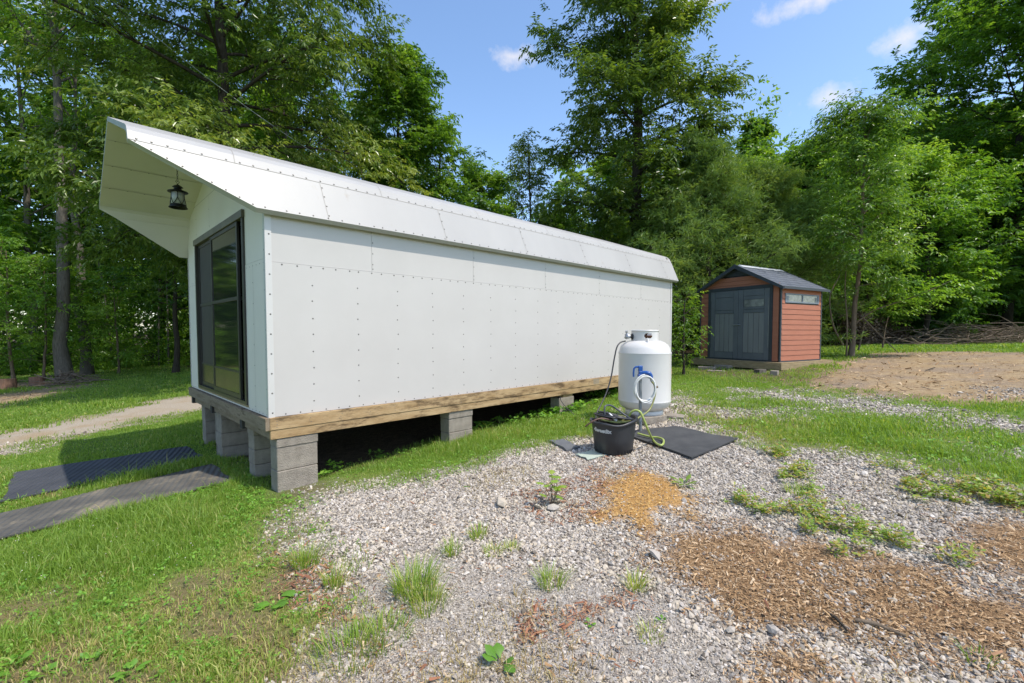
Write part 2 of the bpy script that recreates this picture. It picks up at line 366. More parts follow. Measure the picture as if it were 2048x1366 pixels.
m_tub = MAT('black_tub_plastic', (.022, .023, .026), (.034, .035, .038), scale=5, rough=.42, spots=((.07, .07, .068), 9, .66), bump=.08, bscale=50, spec=.45)
m_letter = MAT('worn_white_lettering', (.62, .62, .60), (.40, .40, .39), scale=60, rough=.6)
m_green = MAT('lime_green_hose', (.28, .34, .07), (.36, .42, .12), scale=8, rough=.4)
m_olive = MAT('olive_hose', (.17, .18, .05), (.24, .24, .08), scale=8, rough=.45)
m_whiteh = MAT('white_hose', (.66, .65, .60), (.72, .71, .67), scale=8, rough=.4)
m_rusty = MAT('rust_brown_hose', (.14, .07, .05), (.09, .05, .04), scale=8, rough=.55)
m_blue = MAT('blue_hydrant_paint', (.008, .065, .26), (.010, .08, .31), scale=9, rough=.35)
m_pipe = MAT('galvanised_pipe', (.20, .21, .22), (.28, .29, .30), scale=12, rough=.5, metal=.4)
m_brass = MAT('old_brass', (.22, .15, .07), rough=.45, metal=.8)
m_rmat = MAT('rubber_mat_black', (.045, .046, .047), (.075, .075, .074), scale=4, rough=.75, spots=((.10, .075, .055), 3, .62), bump=.25, bscale=60, spec=.3)
m_paver = MAT('dark_slate_paver', (.09, .095, .105), (.12, .125, .13), scale=6, rough=.8, bump=.2, bscale=40)
m_board = MAT('pale_green_board', (.36, .42, .34), (.42, .47, .39), scale=4, rough=.7)
m_lant = MAT('black_lantern_iron', (.010, .010, .009), rough=.5, spec=.3)
m_lglass = MAT('frosted_lantern_glass', (.36, .36, .34), (.42, .42, .40), scale=9, rough=.45)
m_bark = MAT('grey_bark', (.085, .073, .060), (.17, .15, .125), scale=5, rough=.95, stretch=(6, 6, .9), spots=((.25, .24, .21), 2.2, .62), bump=1.0, bscale=9, spec=.1)
m_barkd = MAT('dark_bark', (.035, .028, .022), (.075, .062, .048), scale=5, rough=.95, stretch=(6, 6, .9), bump=.8, bscale=9, spec=.1)
m_barkt = MAT('tan_sapling_bark', (.13, .095, .065), (.20, .155, .11), scale=6, rough=.9, stretch=(5, 5, 1), bump=.4, bscale=20, spec=.15)
m_log = MAT('reddish_cut_log', (.20, .11, .075), (.28, .17, .12), scale=6, rough=.95, stretch=(3, 3, .6), bump=.8, bscale=14, spec=.1)
m_twig = TINTMAT('dead_twigs', [(.10, .07, .05), (.20, .15, .11), (.30, .25, .19)])
m_lf_big = LEAF('oak_leaf_olive', (.060, .110, .018), (.125, .195, .034), (.27, .32, .08), trans=.36, rough=.33)
m_lf_mid = LEAF('maple_leaf_green', (.065, .145, .018), (.115, .22, .028), (.21, .33, .05), trans=.45, rough=.42)
m_lf_dark = LEAF('dark_forest_leaf', (.045, .11, .018), (.080, .17, .025), (.16, .28, .04), trans=.42, rough=.45)
m_lf_light = LEAF('light_green_leaf', (.08, .17, .018), (.14, .27, .03), (.26, .39, .06), trans=.42, rough=.40)
m_lf_young = LEAF('young_tree_leaf', (.075, .15, .022), (.13, .24, .035), (.23, .34, .07), trans=.40, rough=.35)
m_pine = LEAF('pine_needles', (.09, .16, .035), (.16, .25, .055), (.26, .34, .085), trans=.3, rough=.5)
m_grass = LEAF('grass_blade', (.14, .235, .030), (.235, .345, .055), (.50, .45, .18), trans=.40, rough=.5)
m_clover = LEAF('clover_leaf', (.09, .21, .022), (.15, .32, .035), (.25, .42, .06), trans=.35, rough=.5)
m_weed = LEAF('weed_leaf', (.14, .23, .03), (.24, .36, .05), (.42, .26, .08), trans=.35, rough=.45)
m_stone = TINTMAT('crushed_limestone', [(.13, .105, .08), (.30, .26, .215), (.42, .375, .325), (.47, .395, .29), (.58, .53, .475)], rough=.85, bump=.3, bscale=80)
m_chipo = TINTMAT('fresh_wood_chips', [(.30, .15, .045), (.52, .31, .10), (.66, .45, .18)])
m_chipb = TINTMAT('weathered_wood_chips', [(.12, .068, .034), (.30, .18, .085), (.46, .295, .15), (.56, .42, .27)])
m_litter = TINTMAT('reddish_dead_leaves', [(.14, .06, .035), (.30, .13, .07), (.40, .24, .13)])
m_litter_d = TINTMAT('dry_brown_leaves', [(.09, .055, .035), (.19, .125, .08), (.30, .21, .14)])
m_dry = LEAF('dry_grass_blade', (.22, .14, .06), (.38, .30, .11), (.52, .44, .22), trans=.25, rough=.8, tcol=(1.2, 1.1, .8))
m_flower = MAT('clover_flower', (.7, .62, .58), rough=.8)

def ground_material():
    m, nt, N, L, out = newmat('ground_cover')
    b = N.new('ShaderNodeBsdfPrincipled'); b.inputs['Roughness'].default_value = .95; b.inputs['Specular IOR Level'].default_value = .15
    L.new(b.outputs[0], out.inputs[0])
    tc = N.new('ShaderNodeTexCoord'); P = tc.outputs['Object']
    def noise(sc, det=5, ro=.6):
        n = N.new('ShaderNodeTexNoise'); n.inputs['Scale'].default_value = sc; n.inputs['Detail'].default_value = det; n.inputs['Roughness'].default_value = ro
        L.new(P, n.inputs['Vector']); return n.outputs[0]
    def ramp(src, st):
        r = N.new('ShaderNodeValToRGB'); e = r.color_ramp.elements
        e[0].position = st[0][0]; e[0].color = c4(st[0][1]); e[1].position = st[-1][0]; e[1].color = c4(st[-1][1])
        for p, c in st[1:-1]: q = e.new(p); q.color = c4(c)
        L.new(src, r.inputs[0]); return r.outputs[0]
    def mix(f, A, B, mode='MIX'):
        x = N.new('ShaderNodeMix'); x.data_type = 'RGBA'; x.blend_type = mode
        if isinstance(f, (int, float)): x.inputs['Factor'].default_value = f
        else: L.new(f, x.inputs['Factor'])
        for k, s in (('A', A), ('B', B)):
            if isinstance(s, tuple): x.inputs[k].default_value = c4(s)
            else: L.new(s, x.inputs[k])
        return x.outputs['Result']
    def vor(sc, out_='Color'):
        v = N.new('ShaderNodeTexVoronoi'); v.inputs['Scale'].default_value = sc; L.new(P, v.inputs['Vector'])
        return v
    def sep(name):
        a = N.new('ShaderNodeAttribute'); a.attribute_name = name; s = N.new('ShaderNodeSeparateColor'); L.new(a.outputs['Color'], s.inputs[0]); return s.outputs
    wa = sep('wa'); wb = sep('wb'); wc = sep('wc')
    grass = mix(ramp(noise(.9), [(.35, (0, 0, 0)), (.7, (1, 1, 1))]), ramp(noise(30, 8, .75), [(.3, (.06, .11, .016)), (.5, (.11, .20, .028)), (.72, (.19, .29, .05))]),
                ramp(noise(22, 8, .75), [(.3, (.07, .10, .022)), (.55, (.12, .19, .035)), (.75, (.21, .22, .075))]))
    drygr = ramp(noise(28, 9, .8), [(.3, (.10, .085, .03)), (.5, (.22, .19, .06)), (.7, (.36, .30, .12))])
    pm = N.new('ShaderNodeMath'); pm.operation = 'MULTIPLY'; L.new(wc[2], pm.inputs[0]); L.new(ramp(noise(4, 6, .7), [(.38, (0, 0, 0)), (.6, (1, 1, 1))]), pm.inputs[1])
    grass = mix(pm.outputs[0], grass, drygr)
    soil = ramp(noise(45, 8, .7), [(.3, (.09, .065, .035)), (.6, (.20, .15, .085)), (.8, (.30, .24, .15))])
    v1 = vor(34); s1 = N.new('ShaderNodeSeparateColor'); L.new(v1.outputs['Color'], s1.inputs[0])
    stones = ramp(s1.outputs[0], [(0, (.24, .215, .19)), (.4, (.38, .35, .32)), (.8, (.47, .445, .42)), (1, (.56, .535, .50))])
    gap = ramp(v1.outputs['Distance'], [(0, (1, 1, 1)), (.45, (.95, .95, .95)), (.75, (.45, .42, .38))])
    gravel = mix(1.0, stones, gap, 'MULTIPLY')
    v2 = vor(120); s2 = N.new('ShaderNodeSeparateColor'); L.new(v2.outputs['Color'], s2.inputs[0])
    fine = mix(ramp(noise(5), [(.4, (0, 0, 0)), (.7, (1, 1, 1))]), ramp(s2.outputs[0], [(0, (.24, .215, .185)), (.5, (.37, .335, .295)), (1, (.50, .47, .43))]),
               ramp(s2.outputs[0], [(0, (.20, .165, .125)), (.5, (.33, .285, .235)), (1, (.44, .40, .34))]))
    drive = ramp(noise(50, 8, .8), [(.3, (.24, .195, .14)), (.5, (.37, .315, .245)), (.7, (.48, .43, .365))])
    drive = mix(ramp(noise(1.2), [(.45, (0, 0, 0)), (.65, (1, 1, 1))]), drive, ramp(noise(60, 8, .8), [(.3, (.24, .18, .11)), (.7, (.42, .33, .22))]))
    mo = ramp(noise(60, 8, .8), [(.3, (.22, .11, .035)), (.55, (.45, .26, .09)), (.75, (.60, .40, .17))])
    mbn = ramp(noise(70, 9, .8), [(.3, (.10, .06, .032)), (.5, (.26, .16, .082)), (.72, (.45, .31, .17))])
    dirt = ramp(noise(7, 10, .8), [(.3, (.20, .13, .065)), (.5, (.33, .235, .13)), (.7, (.43, .34, .215))])
    dirt = mix(ramp(noise(1.1, 4), [(.42, (0, 0, 0)), (.6, (.9, .9, .9))]), dirt, ramp(noise(45, 8, .8), [(.35, (.13, .09, .06)), (.55, (.30, .23, .16)), (.7, (.50, .44, .36))]))
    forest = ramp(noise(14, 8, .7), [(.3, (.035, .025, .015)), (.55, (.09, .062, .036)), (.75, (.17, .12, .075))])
    col = soil
    col = mix(wb[2], col, grass)
    col = mix(wa[0], col, gravel); col = mix(wa[1], col, fine); col = mix(wc[0], col, drive)
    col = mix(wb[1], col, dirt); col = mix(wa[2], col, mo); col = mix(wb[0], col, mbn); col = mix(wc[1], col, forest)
    L.new(col, b.inputs['Base Color'])
    hgt = N.new('ShaderNodeMath'); hgt.operation = 'ADD'; L.new(noise(55, 8, .7), hgt.inputs[0])
    mm = N.new('ShaderNodeMath'); mm.operation = 'MULTIPLY'; mm.inputs[1].default_value = -.8; L.new(v1.outputs['Distance'], mm.inputs[0]); L.new(mm.outputs[0], hgt.inputs[1])
    bp = N.new('ShaderNodeBump'); bp.inputs['Strength'].default_value = .7; bp.inputs['Distance'].default_value = .02
    L.new(hgt.outputs[0], bp.inputs['Height']); L.new(bp.outputs[0], b.inputs['Normal'])
    return m
def graded(lo, hi, step, outer):
    mid = np.arange(lo, hi + 1e-6, step); a = []; s = step; v = lo
    while v > -outer: s *= 1.09; v -= s; a.append(v)
    b = []; s = step; v = hi
    while v < outer: s *= 1.09; v += s; b.append(v)
    return np.array(a[::-1] + list(mid) + b)
def build_ground():
    xs = graded(-7, 9, .045, 400); ys = graded(1.2, 12, .045, 400)
    X, Y = np.meshgrid(xs, ys); x = X.ravel(); y = Y.ravel(); Z = zones(x, y)
    z = gz(x, y) - .05 * Z['under'] + .02 * Z['brown'] + .03 * Z['orange'] + .01 * wnoise(x, y, 9, 12) * np.clip(Z['grass'], .3, 1)
    nx, ny = len(xs), len(ys); i = np.arange(nx - 1)[None, :] + np.arange(ny - 1)[:, None] * nx; i = i.ravel()
    Fc = np.stack([i, i + 1, i + nx + 1, i + nx], 1)
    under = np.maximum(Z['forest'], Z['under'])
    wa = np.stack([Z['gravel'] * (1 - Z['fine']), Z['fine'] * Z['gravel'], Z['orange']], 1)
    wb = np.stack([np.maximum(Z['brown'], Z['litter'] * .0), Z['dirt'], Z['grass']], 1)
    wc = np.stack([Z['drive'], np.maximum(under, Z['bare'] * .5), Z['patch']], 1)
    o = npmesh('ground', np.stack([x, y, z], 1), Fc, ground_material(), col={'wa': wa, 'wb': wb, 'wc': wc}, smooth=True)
    tag(o, kind='structure', label='sloping yard of grass, grey gravel, wood mulch and bare dirt')
    return o
build_ground()
def gsurf(x, y):                                             # height of the sheet's own surface
    Z = zones(x, y)
    return gz(x, y) - .05 * Z['under'] + .02 * Z['brown'] + .03 * Z['orange'] + .01 * wnoise(x, y, 9, 12) * np.clip(Z['grass'], .3, 1), Z

# ------------------------------------------------------------------ scattered ground cover
def rand_rot(n, r):
    q = r.normal(size=(n, 4)); q /= np.linalg.norm(q, axis=1)[:, None]; w, x, y, z = q.T
    return np.stack([np.stack([1 - 2 * (y * y + z * z), 2 * (x * y - z * w), 2 * (x * z + y * w)], 1),
                     np.stack([2 * (x * y + z * w), 1 - 2 * (x * x + z * z), 2 * (y * z - x * w)], 1),
                     np.stack([2 * (x * z - y * w), 2 * (y * z + x * w), 1 - 2 * (x * x + y * y)], 1)], 1)
def scatter(n, r, dmax, dmin=1.5, power=1.0, ang=75, xlim=None):
    """n points in a fan before the camera, density falling with distance"""
    n = int(n * 1.3); dmin = min(dmin, 1.0) if dmin < 3 else dmin; a = r.uniform(-rad(ang), rad(ang), n); u = r.random(n)
    e = 2 - power
    d = (dmin ** e + u * (dmax ** e - dmin ** e)) ** (1 / e)
    return d * np.sin(a), d * np.cos(a), d
phi = (1 + 5 ** .5) / 2
ICO = np.array([(-1, phi, 0), (1, phi, 0), (-1, -phi, 0), (1, -phi, 0), (0, -1, phi), (0, 1, phi), (0, -1, -phi), (0, 1, -phi), (phi, 0, -1), (phi, 0, 1), (-phi, 0, -1), (-phi, 0, 1)]) / 1.9
ICOF = np.array([(0, 11, 5), (0, 5, 1), (0, 1, 7), (0, 7, 10), (0, 10, 11), (1, 5, 9), (5, 11, 4), (11, 10, 2), (10, 7, 6), (7, 1, 8), (3, 9, 4), (3, 4, 2), (3, 2, 6), (3, 6, 8), (3, 8, 9), (4, 9, 5), (2, 4, 11), (6, 2, 10), (8, 6, 7), (9, 8, 1)])
OCT = np.array([(1, 0, 0), (-1, 0, 0), (0, 1, 0), (0, -1, 0), (0, 0, 1), (0, 0, -1)], float)
OCTF = np.array([(0, 2, 4), (2, 1, 4), (1, 3, 4), (3, 0, 4), (2, 0, 5), (1, 2, 5), (3, 1, 5), (0, 3, 5)])
def stones(name, x, y, z, size, r, mat, base=ICO, bf=ICOF, sink=.15, tint=None, label='', flat=(.45, .85)):
    n = len(x); nb = len(base)
    V = base[None] * r.uniform(.72, 1.25, (n, nb, 1))
    sc = np.stack([size * r.uniform(.8, 1.5, n), size * r.uniform(.6, 1.05, n), size * r.uniform(flat[0], flat[1], n)], 1) * .5
    V = V * sc[:, None, :]
    R = rand_rot(n, r); az = r.uniform(0, 6.283, n); ca, sa = np.cos(az), np.sin(az)
    # tilt a little, then spin
    tl = r.normal(0, .35, (n, 2))
    V2 = V.copy(); V2[..., 2] += V[..., 0] * tl[:, 0, None] + V[..., 1] * tl[:, 1, None]
    X = V2[..., 0] * ca[:, None] - V2[..., 1] * sa[:, None]; Y = V2[..., 0] * sa[:, None] + V2[..., 1] * ca[:, None]
    W = np.stack([X + x[:, None], Y + y[:, None], V2[..., 2] + (z + size * (.25 - sink))[:, None]], 2).reshape(-1, 3)
    Fc = (bf[None] + (np.arange(n) * nb)[:, None, None]).reshape(-1, 3)
    t = np.repeat(tint if tint is not None else r.random(n), nb)
    o = npmesh(name, W, Fc, mat, col=np.stack([t, t, t], 1))
    return o
HOLES = []                                                   # world polygons kept clear (mats, pavers, bases)
def clear_of(x, y, m=0.0):
    ok = np.ones(x.shape, bool)
    for P in HOLES: ok &= sdf(P, x, y) < m
    return ok

# ------------------------------------------------------------------ the white cabin
HL, HW, ZF, ZE = 8.31, 3.5, .69, 2.62
ROOFP = [(-.105, 2.632), (.07, 3.045), (.115, 3.13), (.165, 3.18), (.24, 3.215), (.9, 3.455), (1.75, 3.765)]
def house():
    root = empty('white_cabin', (P0[0], P0[1], 0), math.atan2(D1[1], D1[0]), label='long white metal-clad cabin on concrete block piers with an open hooded gable', cat='cabin')
    r = np.random.default_rng(5)
    # right side wall: dark backing, sheets on it
    mb = MB(); mb.box((.02, .03, ZF), (HL - .02, .10, 2.78)); mb.box((.02, HW - .10, ZF), (HL - .02, HW - .0, 2.78)); mb.box((HL - .06, .10, ZF), (HL, HW - .1, 3.15))
    mb.build('wall_core', m_seam, root)
    side = MB()
    tops = [.05, 1.09, 2.56, 4.03, 5.5, 6.97, HL - .04]
    for a, b in zip(tops[:-1], tops[1:]):
        side.box((a + .0015, 0.004, 2.172), (b - .0015, .03, 2.70))
        side.box((a + .002, HW, 2.172), (b - .002, HW + .02, 2.70))
    lows = [.05, 2.4, 4.85, 7.3, HL - .04]
    side.box((.052, 0.0, ZF - .012), (HL - .042, .03, 2.1695)); side.box((.05, HW, ZF - .012), (HL - .04, HW + .022, 2.168))
    t = .43
    while t < HL - .1:
        z = .80
        while z < 2.05:
            side.rivet((t + r.normal(0, .003), -.0005, z + r.normal(0, .003)), (0, -1, 0), .0082); z += .168
        t += .489
    t = .14
    while t < HL - .06:
        side.rivet((t + r.normal(0, .012), -.0005, 2.153), (0, -1, 0), .009)
        side.rivet((t + r.normal(0, .012), -.0005, ZF + .006), (0, -1, 0), .008); t += .135
    for a in tops[1:-1]:
        for z in (2.2, 2.25, 2.37, 2.49): side.rivet((a + .012, .0035, z), (0, -1, 0), .0075)
    side.build('side_cladding', [m_white, m_rivet], root)
    tr = MB()
    tr.box((HL - .045, -.006, ZF - .015), (HL + .006, -.001, 2.62)); tr.build('corner_trim', m_trim, root)
    tr = MB(); tr.box((-.006, HW + .024, ZF), (.05, HW + .028, 2.62)); tr.build('corner_trim', m_trim, root)
    tr = MB()
    tr.box((-.004, -.006, ZF - .015), (.052, -.001, 2.62)); tr.box((-.007, -.006, ZF - .015), (-.0035, .05, 2.66))
    z = ZF + .03
    while z < 2.6:
        tr.rivet((.03, -.0065, z), (0, -1, 0), .0085); tr.rivet((-.0075, .03, z + .04), (-1, 0, 0), .005); z += .19
    tr.build('corner_trim', [m_trim, m_rivet], root)
    # roof skin, rim and ceiling
    prof = ROOFP + [(HW - s, z) for s, z in ROOFP[:-1][::-1]]
    T0 = -.975; TB = HL + .11
    def frontt(i):
        j = min(i, len(prof) - 1 - i); left = i > len(prof) // 2
        if j == 0: return -.10
        if j == 1: return -.82 if left else T0
        return T0
    inner = []
    for i, (s, z) in enumerate(prof):
        a = prof[max(i - 1, 0)]; b = prof[min(i + 1, len(prof) - 1)]
        n = Vector((0, b[1] - a[1], -(b[0] - a[0]))).normalized(); inner.append((s + n[1] * .046, z + n[2] * .046))
    inner[0] = (-.058, 2.600); inner[-1] = (HW + .058, 2.600)
    sk = MB(); n = len(prof); ts_up = [T0, -.22, 1.26, 2.73, 4.2, 5.67, 7.14, TB]; ts_lo = [T0, .57, 2.05, 3.52, 5.0, 6.45, 7.9, TB]
    def P(i, t): return (t, prof[i][0], prof[i][1])
    for i in range(n - 1):
        lower = i == 0 or i == n - 2
        V = [P(i, frontt(i)), P(i, TB), P(i + 1, TB), P(i + 1, frontt(i + 1))]
        sk.add(V, [(0, 1, 2, 3)], 0, False)
        if lower and i == 0:
            for a in ts_lo[1:-1]:
                sk.add([(a - .002, prof[0][0] - .0025, prof[0][1]), (a + .002, prof[0][0] - .0025, prof[0][1]), (a - .018, prof[1][0] - .0025, prof[1][1]), (a - .022, prof[1][0] - .0025, prof[1][1])], [(0, 1, 2, 3)], 2)
                for u in (.12, .37, .62, .86):
                    sk.rivet((a + .012 - .02 * u, prof[0][0] + .173 * u - .002, prof[0][1] + .413 * u), (0, -.94, .34), .008)
        elif i in (1, 2, 3, 4):
            for k, a in enumerate(ts_up[1:-1]):
                o_ = .0025
                sk.add([(a - .0018, prof[i][0] - o_, prof[i][1] + o_), (a + .0018, prof[i][0] - o_, prof[i][1] + o_), (a + .0018, prof[i + 1][0] - o_, prof[i + 1][1] + o_), (a - .0018, prof[i + 1][0] - o_, prof[i + 1][1] + o_)], [(0, 1, 2, 3)], 2)
    # seam line and its screws
    s1, z1 = prof[1]
    sk.add([(T0, s1 - .004, z1 - .003), (TB, s1 - .004, z1 - .003), (TB, s1 - .002, z1 + .0015), (T0, s1 - .002, z1 + .0015)], [(0, 1, 2, 3)], 2)
    t = T0 + .05
    while t < TB - .05:
        sk.rivet((t + r.normal(0, .01), s1 + .004, z1 + .016), (0, -.9, .45), .0085); t += r.choice([.10, .13, .16])
    t = -.02
    while t < TB - .05:
        sk.rivet((t + r.normal(0, .01), -.099, 2.652), (0, -.94, .34), .0085); t += r.choice([.12, .15, .18])
    for u in np.linspace(.04, .96, 9):
        sk.rivet((-.10 + (T0 + .10) * u + .01, -.103 + .173 * u, 2.632 + .413 * u + .012), (0, -.94, .34), .008)
    sk.build('roof_skin', [m_roofw, m_rivet, m_seam], root)
    rim = MB()
    for i in range(n - 1):
        a0 = (frontt(i),) + prof[i]; a1 = (frontt(i + 1),) + prof[i + 1]; b0 = (frontt(i),) + inner[i]; b1 = (frontt(i + 1),) + inner[i + 1]
        rim.add([a0, a1, b1, b0], [(0, 1, 2, 3)])
        rim.add([(TB,) + prof[i], (TB,) + prof[i + 1], (TB,) + inner[i + 1], (TB,) + inner[i]], [(3, 2, 1, 0)])
    for i in (0, n - 1):
        rim.add([(frontt(i),) + prof[i], (TB,) + prof[i], (TB,) + inner[i], (frontt(i),) + inner[i]], [(0, 1, 2, 3)])
    rim.build('roof_edge', m_fascia, root)
    ce = MB()
    for i in range(n - 1):
        ce.add([(frontt(i),) + inner[i], (TB,) + inner[i], (TB,) + inner[i + 1], (frontt(i + 1),) + inner[i + 1]], [(3, 2, 1, 0)])
    # ceiling sheet joints with screws, on both slopes
    def on(i0, i1, u): return (inner[i0][0] * (1 - u) + inner[i1][0] * u, inner[i0][1] * (1 - u) + inner[i1][1] * u)
    mid = n // 2
    seams = []
    for u in (.18, .46, .74): seams.append(on(mid, n - 4, u))
    seams += [(inner[n - 4][0], inner[n - 4][1] + .002), (inner[n - 2][0], inner[n - 2][1])]
    for u in (.25, .6): seams.append(on(mid, 3, u))
    for (s, z) in seams:
        ce.add([(T0 + .01, s - .002, z - .003), (-.0, s - .002, z - .003), (-.0, s + .006, z - .003), (T0 + .01, s + .006, z - .003)], [(0, 1, 2, 3)], 2)
        for t in np.arange(T0 + .08, -.05, .17): ce.rivet((t, s + .012, z - .0035), (0, 0, -1), .008)
    ce.build('hood_ceiling', [m_ceil, m_rivet, m_seam], root)
    # gable front wall with the door opening
    DA, DB, DZ0, DZ1 = .66, 2.98, .725, 2.77
    fw = MB(); X0, X1 = 0.0, .05
    fw.box((X0, .0, ZF - .012), (X1, DA, 2.2)); fw.box((X0, DB, ZF - .012), (X1, HW, 2.2)); fw.box((X0, DA, ZF - .012), (X1, DB, DZ0))
    fw.box((X0 + .002, .0, 2.203), (X1, DA, 2.768)); fw.box((X0 + .002, DB, 2.203), (X1, HW, 2.768))
    up = [(.0, 2.7685)] + [(a_, b_ - .001) for a_, b_ in inner[1:-1]] + [(HW, 2.7685)]
    m_ = len(up); fw.add([(X0 + .002, a_, b_) for a_, b_ in up] + [(X1, a_, b_) for a_, b_ in up], [tuple(range(m_)), tuple(range(2 * m_ - 1, m_ - 1, -1)), (0, m_ - 1, 2 * m_ - 1, m_)])
    fw.add([(X0 + .0005, .14, 3.238), (X0 + .0005, HW - .14, 3.238), (X0 + .0005, HW - .14, 3.242), (X0 + .0005, .14, 3.242)], [(0, 1, 2, 3)], 2)
    for s in (.40, 2.15, 2.9):
        z = ZF + .05 if (s < DA or s > DB) else 2.85
        fw.add([(-.0012, s, z - .03), (-.0012, s + .003, z - .03), (-.0012, s + .003, 2.19 if z < 1 else 3.235), (-.0012, s, 2.19 if z < 1 else 3.235)], [(0, 1, 2, 3)], 2)
        while z < (2.15 if s < DA or s > DB else 3.2): fw.rivet((-.0008, s + .012, z), (-1, 0, 0), .0056); z += .21
    for s in np.arange(.07, HW, .11):
        if s < DA - .02 or s > DB + .02: fw.rivet((-.0008, s, 2.165), (-1, 0, 0), .0055)
        fw.rivet((-.0008, s, ZF + .008), (-1, 0, 0), .006)
    fw.build('gable_wall', [m_ceil, m_rivet, m_seam], root)
    # sliding door
    dr = empty('sliding_door', (0, 0, 0)); dr.parent = root
    f = MB(); X = (-.018, .045)
    f.box((X[0], DA, DZ0), (X[1], DA + .055, DZ1 - .075)); f.box((X[0], DB - .055, DZ0), (X[1], DB, DZ1 - .075)); f.box((X[0], DA + .055, DZ0), (X[1], DB - .055, DZ0 + .035))
    f.build('door_frame', m_bronze, dr)
    f = MB(); f.box((-.03, DA - .01, DZ1 - .074), (.045, DB + .01, DZ1 + .005), bev=.003); f.build('header', m_bronze2, dr)
    f = MB(); f.box((-.012, DA - .015, DZ0 - .022), (.0, DB + .02, DZ0 - .001)); f.build('sill', m_deck, dr)
    def panel(name, a, b, x, midz=1.87, kz=1.06, glass=m_glass, st=.045):
        g = MB(); z0, z1 = DZ0 + .037, DZ1 - .077
        g.box((x - .012, a, z0), (x + .012, a + st, z1)); g.box((x - .012, b - st, z0), (x + .012, b, z1))
        g.box((x - .011, a + st, z1 - .04), (x + .011, b - st, z1)); g.box((x - .011, a + st, z0), (x + .011, b - st, z0 + .05))
        g.box((x - .013, a + st, midz - .018), (x + .013, b - st, midz + .018)); g.box((x - .0105, a + st, kz - .012), (x + .0105, b - st, kz + .012))
        p = g.build(name, m_bronze, dr)
        g = MB(); g.box((x - .003, a + st, kz + .012), (x + .003, b - st, z1 - .04)); g.build('pane', glass, p)
        g = MB(); g.box((x - .004, a + st, z0 + .05), (x + .004, b - st, kz - .012)); g.build('kick_plate', m_kick, p)
        return p
    panel('door_leaf', .90, 2.10, .0)
    panel('screen_leaf', 2.06, 2.92, .027, glass=m_screen)
    panel('door_leaf', .72, 1.30, .034)
    # floor frame
    w = MB(); w.box((-.004, -.035, .557), (HL, -.001, ZF - .014), bev=.003); w.box((.0, -.028, .465), (HL, .03, .554), bev=.003)
    for k in range(26):
        t = .05 + (k // 4) * 1.28 + r.uniform(0, .04) if False else .06 + k * .32
        for z in (.585, .61, .64): w.rivet((t + r.normal(0, .01), -.0355, z + r.normal(0, .005)), (0, -1, 0), .0045)
    w.build('rim_board', [m_wood, m_rivet], root)
    w = MB(); w.box((-.045, -.035, .555), (-.006, HW, ZF - .014), bev=.003); w.box((-.003, -.0, .47), (.05, HW, .553), bev=.003)
    w.build('front_board', m_wooddk, root)
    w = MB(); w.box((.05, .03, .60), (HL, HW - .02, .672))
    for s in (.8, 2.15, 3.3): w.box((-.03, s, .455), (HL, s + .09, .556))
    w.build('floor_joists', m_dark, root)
    w = MB(); w.box((0, HW - .0, .48), (HL, HW + .03, ZF - .014)); w.box((HL - .03, .03, .48), (HL + .02, HW, ZF - .014)); w.build('rear_board', m_wooddk, root)
    # small faded lumber stamp on the rim board
    s_ = MB()
    for k in range(6): s_.box((5.30 + k * .03, -.0362, .575), (5.312 + k * .03, -.0355, .665))
    s_.build('lumber_stamp', MAT('blue_grey_stamp', (.16, .19, .19), rough=.9), root)
    return root
cabin = house()
def hw(t, s): p = P0 + D1 * t + D2 * s; return p
HR = math.atan2(D1[1], D1[0])
HOLES.append(np.array([hw(*q) for q in ((.5, .55), (8.4, .55), (8.4, 3.6), (.5, 3.6))]))
# piers: stacked blocks
def pier(t, s, label, rz=0, lx=.39, ly=.19, top=.463, shim=False):
    p = hw(t, s); zg = float(gz(*p)) - .03
    o = empty('block_pier', (p[0], p[1], zg), HR + rz, label=label, cat='pier', group='concrete block piers under the cabin')
    z = 0; H = top - zg; r = np.random.default_rng(int(t * 100 + s * 10)); k = 0
    if shim:
        b = MB(); b.box((.10, .0, H - .045), (.36, .14, H - .003), bev=.003); b.build('wood_shim', m_wood, o); H -= .047
    caph = .09 if H > .3 else 0
    zs = [0]; rem = H - caph
    nb = max(1, round(rem / .19)); zs = list(np.linspace(0, rem, nb + 1))
    for a, c in zip(zs[:-1], zs[1:]):
        b = MB(); j = r.normal(0, .003, 2); b.box((j[0], j[1], a + .002), (lx + j[0], ly + j[1], c - .001), bev=.006); b.build('block', m_block, o)
    if caph:
        b = MB(); b.box((-.004, -.006, rem + .001), (lx + .004, ly + .004, H - .003), bev=.006); b.build('cap_block', m_block, o)
    return o
HOLES.append(np.array([hw(*q) for q in ((-.04, -.06), (.50, -.06), (.50, .2), (-.04, .2))]))
pier(.06, -.012, 'tall block pier under the near corner of the cabin, fully sunlit')
pier(.06, .74, 'shaded block pier just behind the corner pier, under the cabin front', ly=.2)
pier(.04, 2.02, 'wide shaded block pier midway under the glass door', lx=.62, ly=.30)
pier(.08, 3.12, 'shaded block pier under the far front corner by the driveway', lx=.3)
pier(2.14, -.005, 'low block pier under the middle of the long white wall')
pier(4.38, -.0, 'short single-block pier with a wood shim, left of the white gas tank', shim=True)
pier(6.7, .15, 'block pier under the cabin hidden behind the gas tank')
# dark trailing cable under the third pier
cb = MB(); q = hw(4.36, -.03); g0 = float(gz(*q)); cb.tube([(q[0], q[1], .45), (q[0] + .02, q[1] - .02, .38), (q[0] + .08, q[1] - .06, .30), (q[0] + .22, q[1] - .14, g0 + .015)], .006, 6)
tag(cb.build('trailing_cable', m_blackrub), 'thin dark cable dangling beside the short pier under the cabin', 'cable')

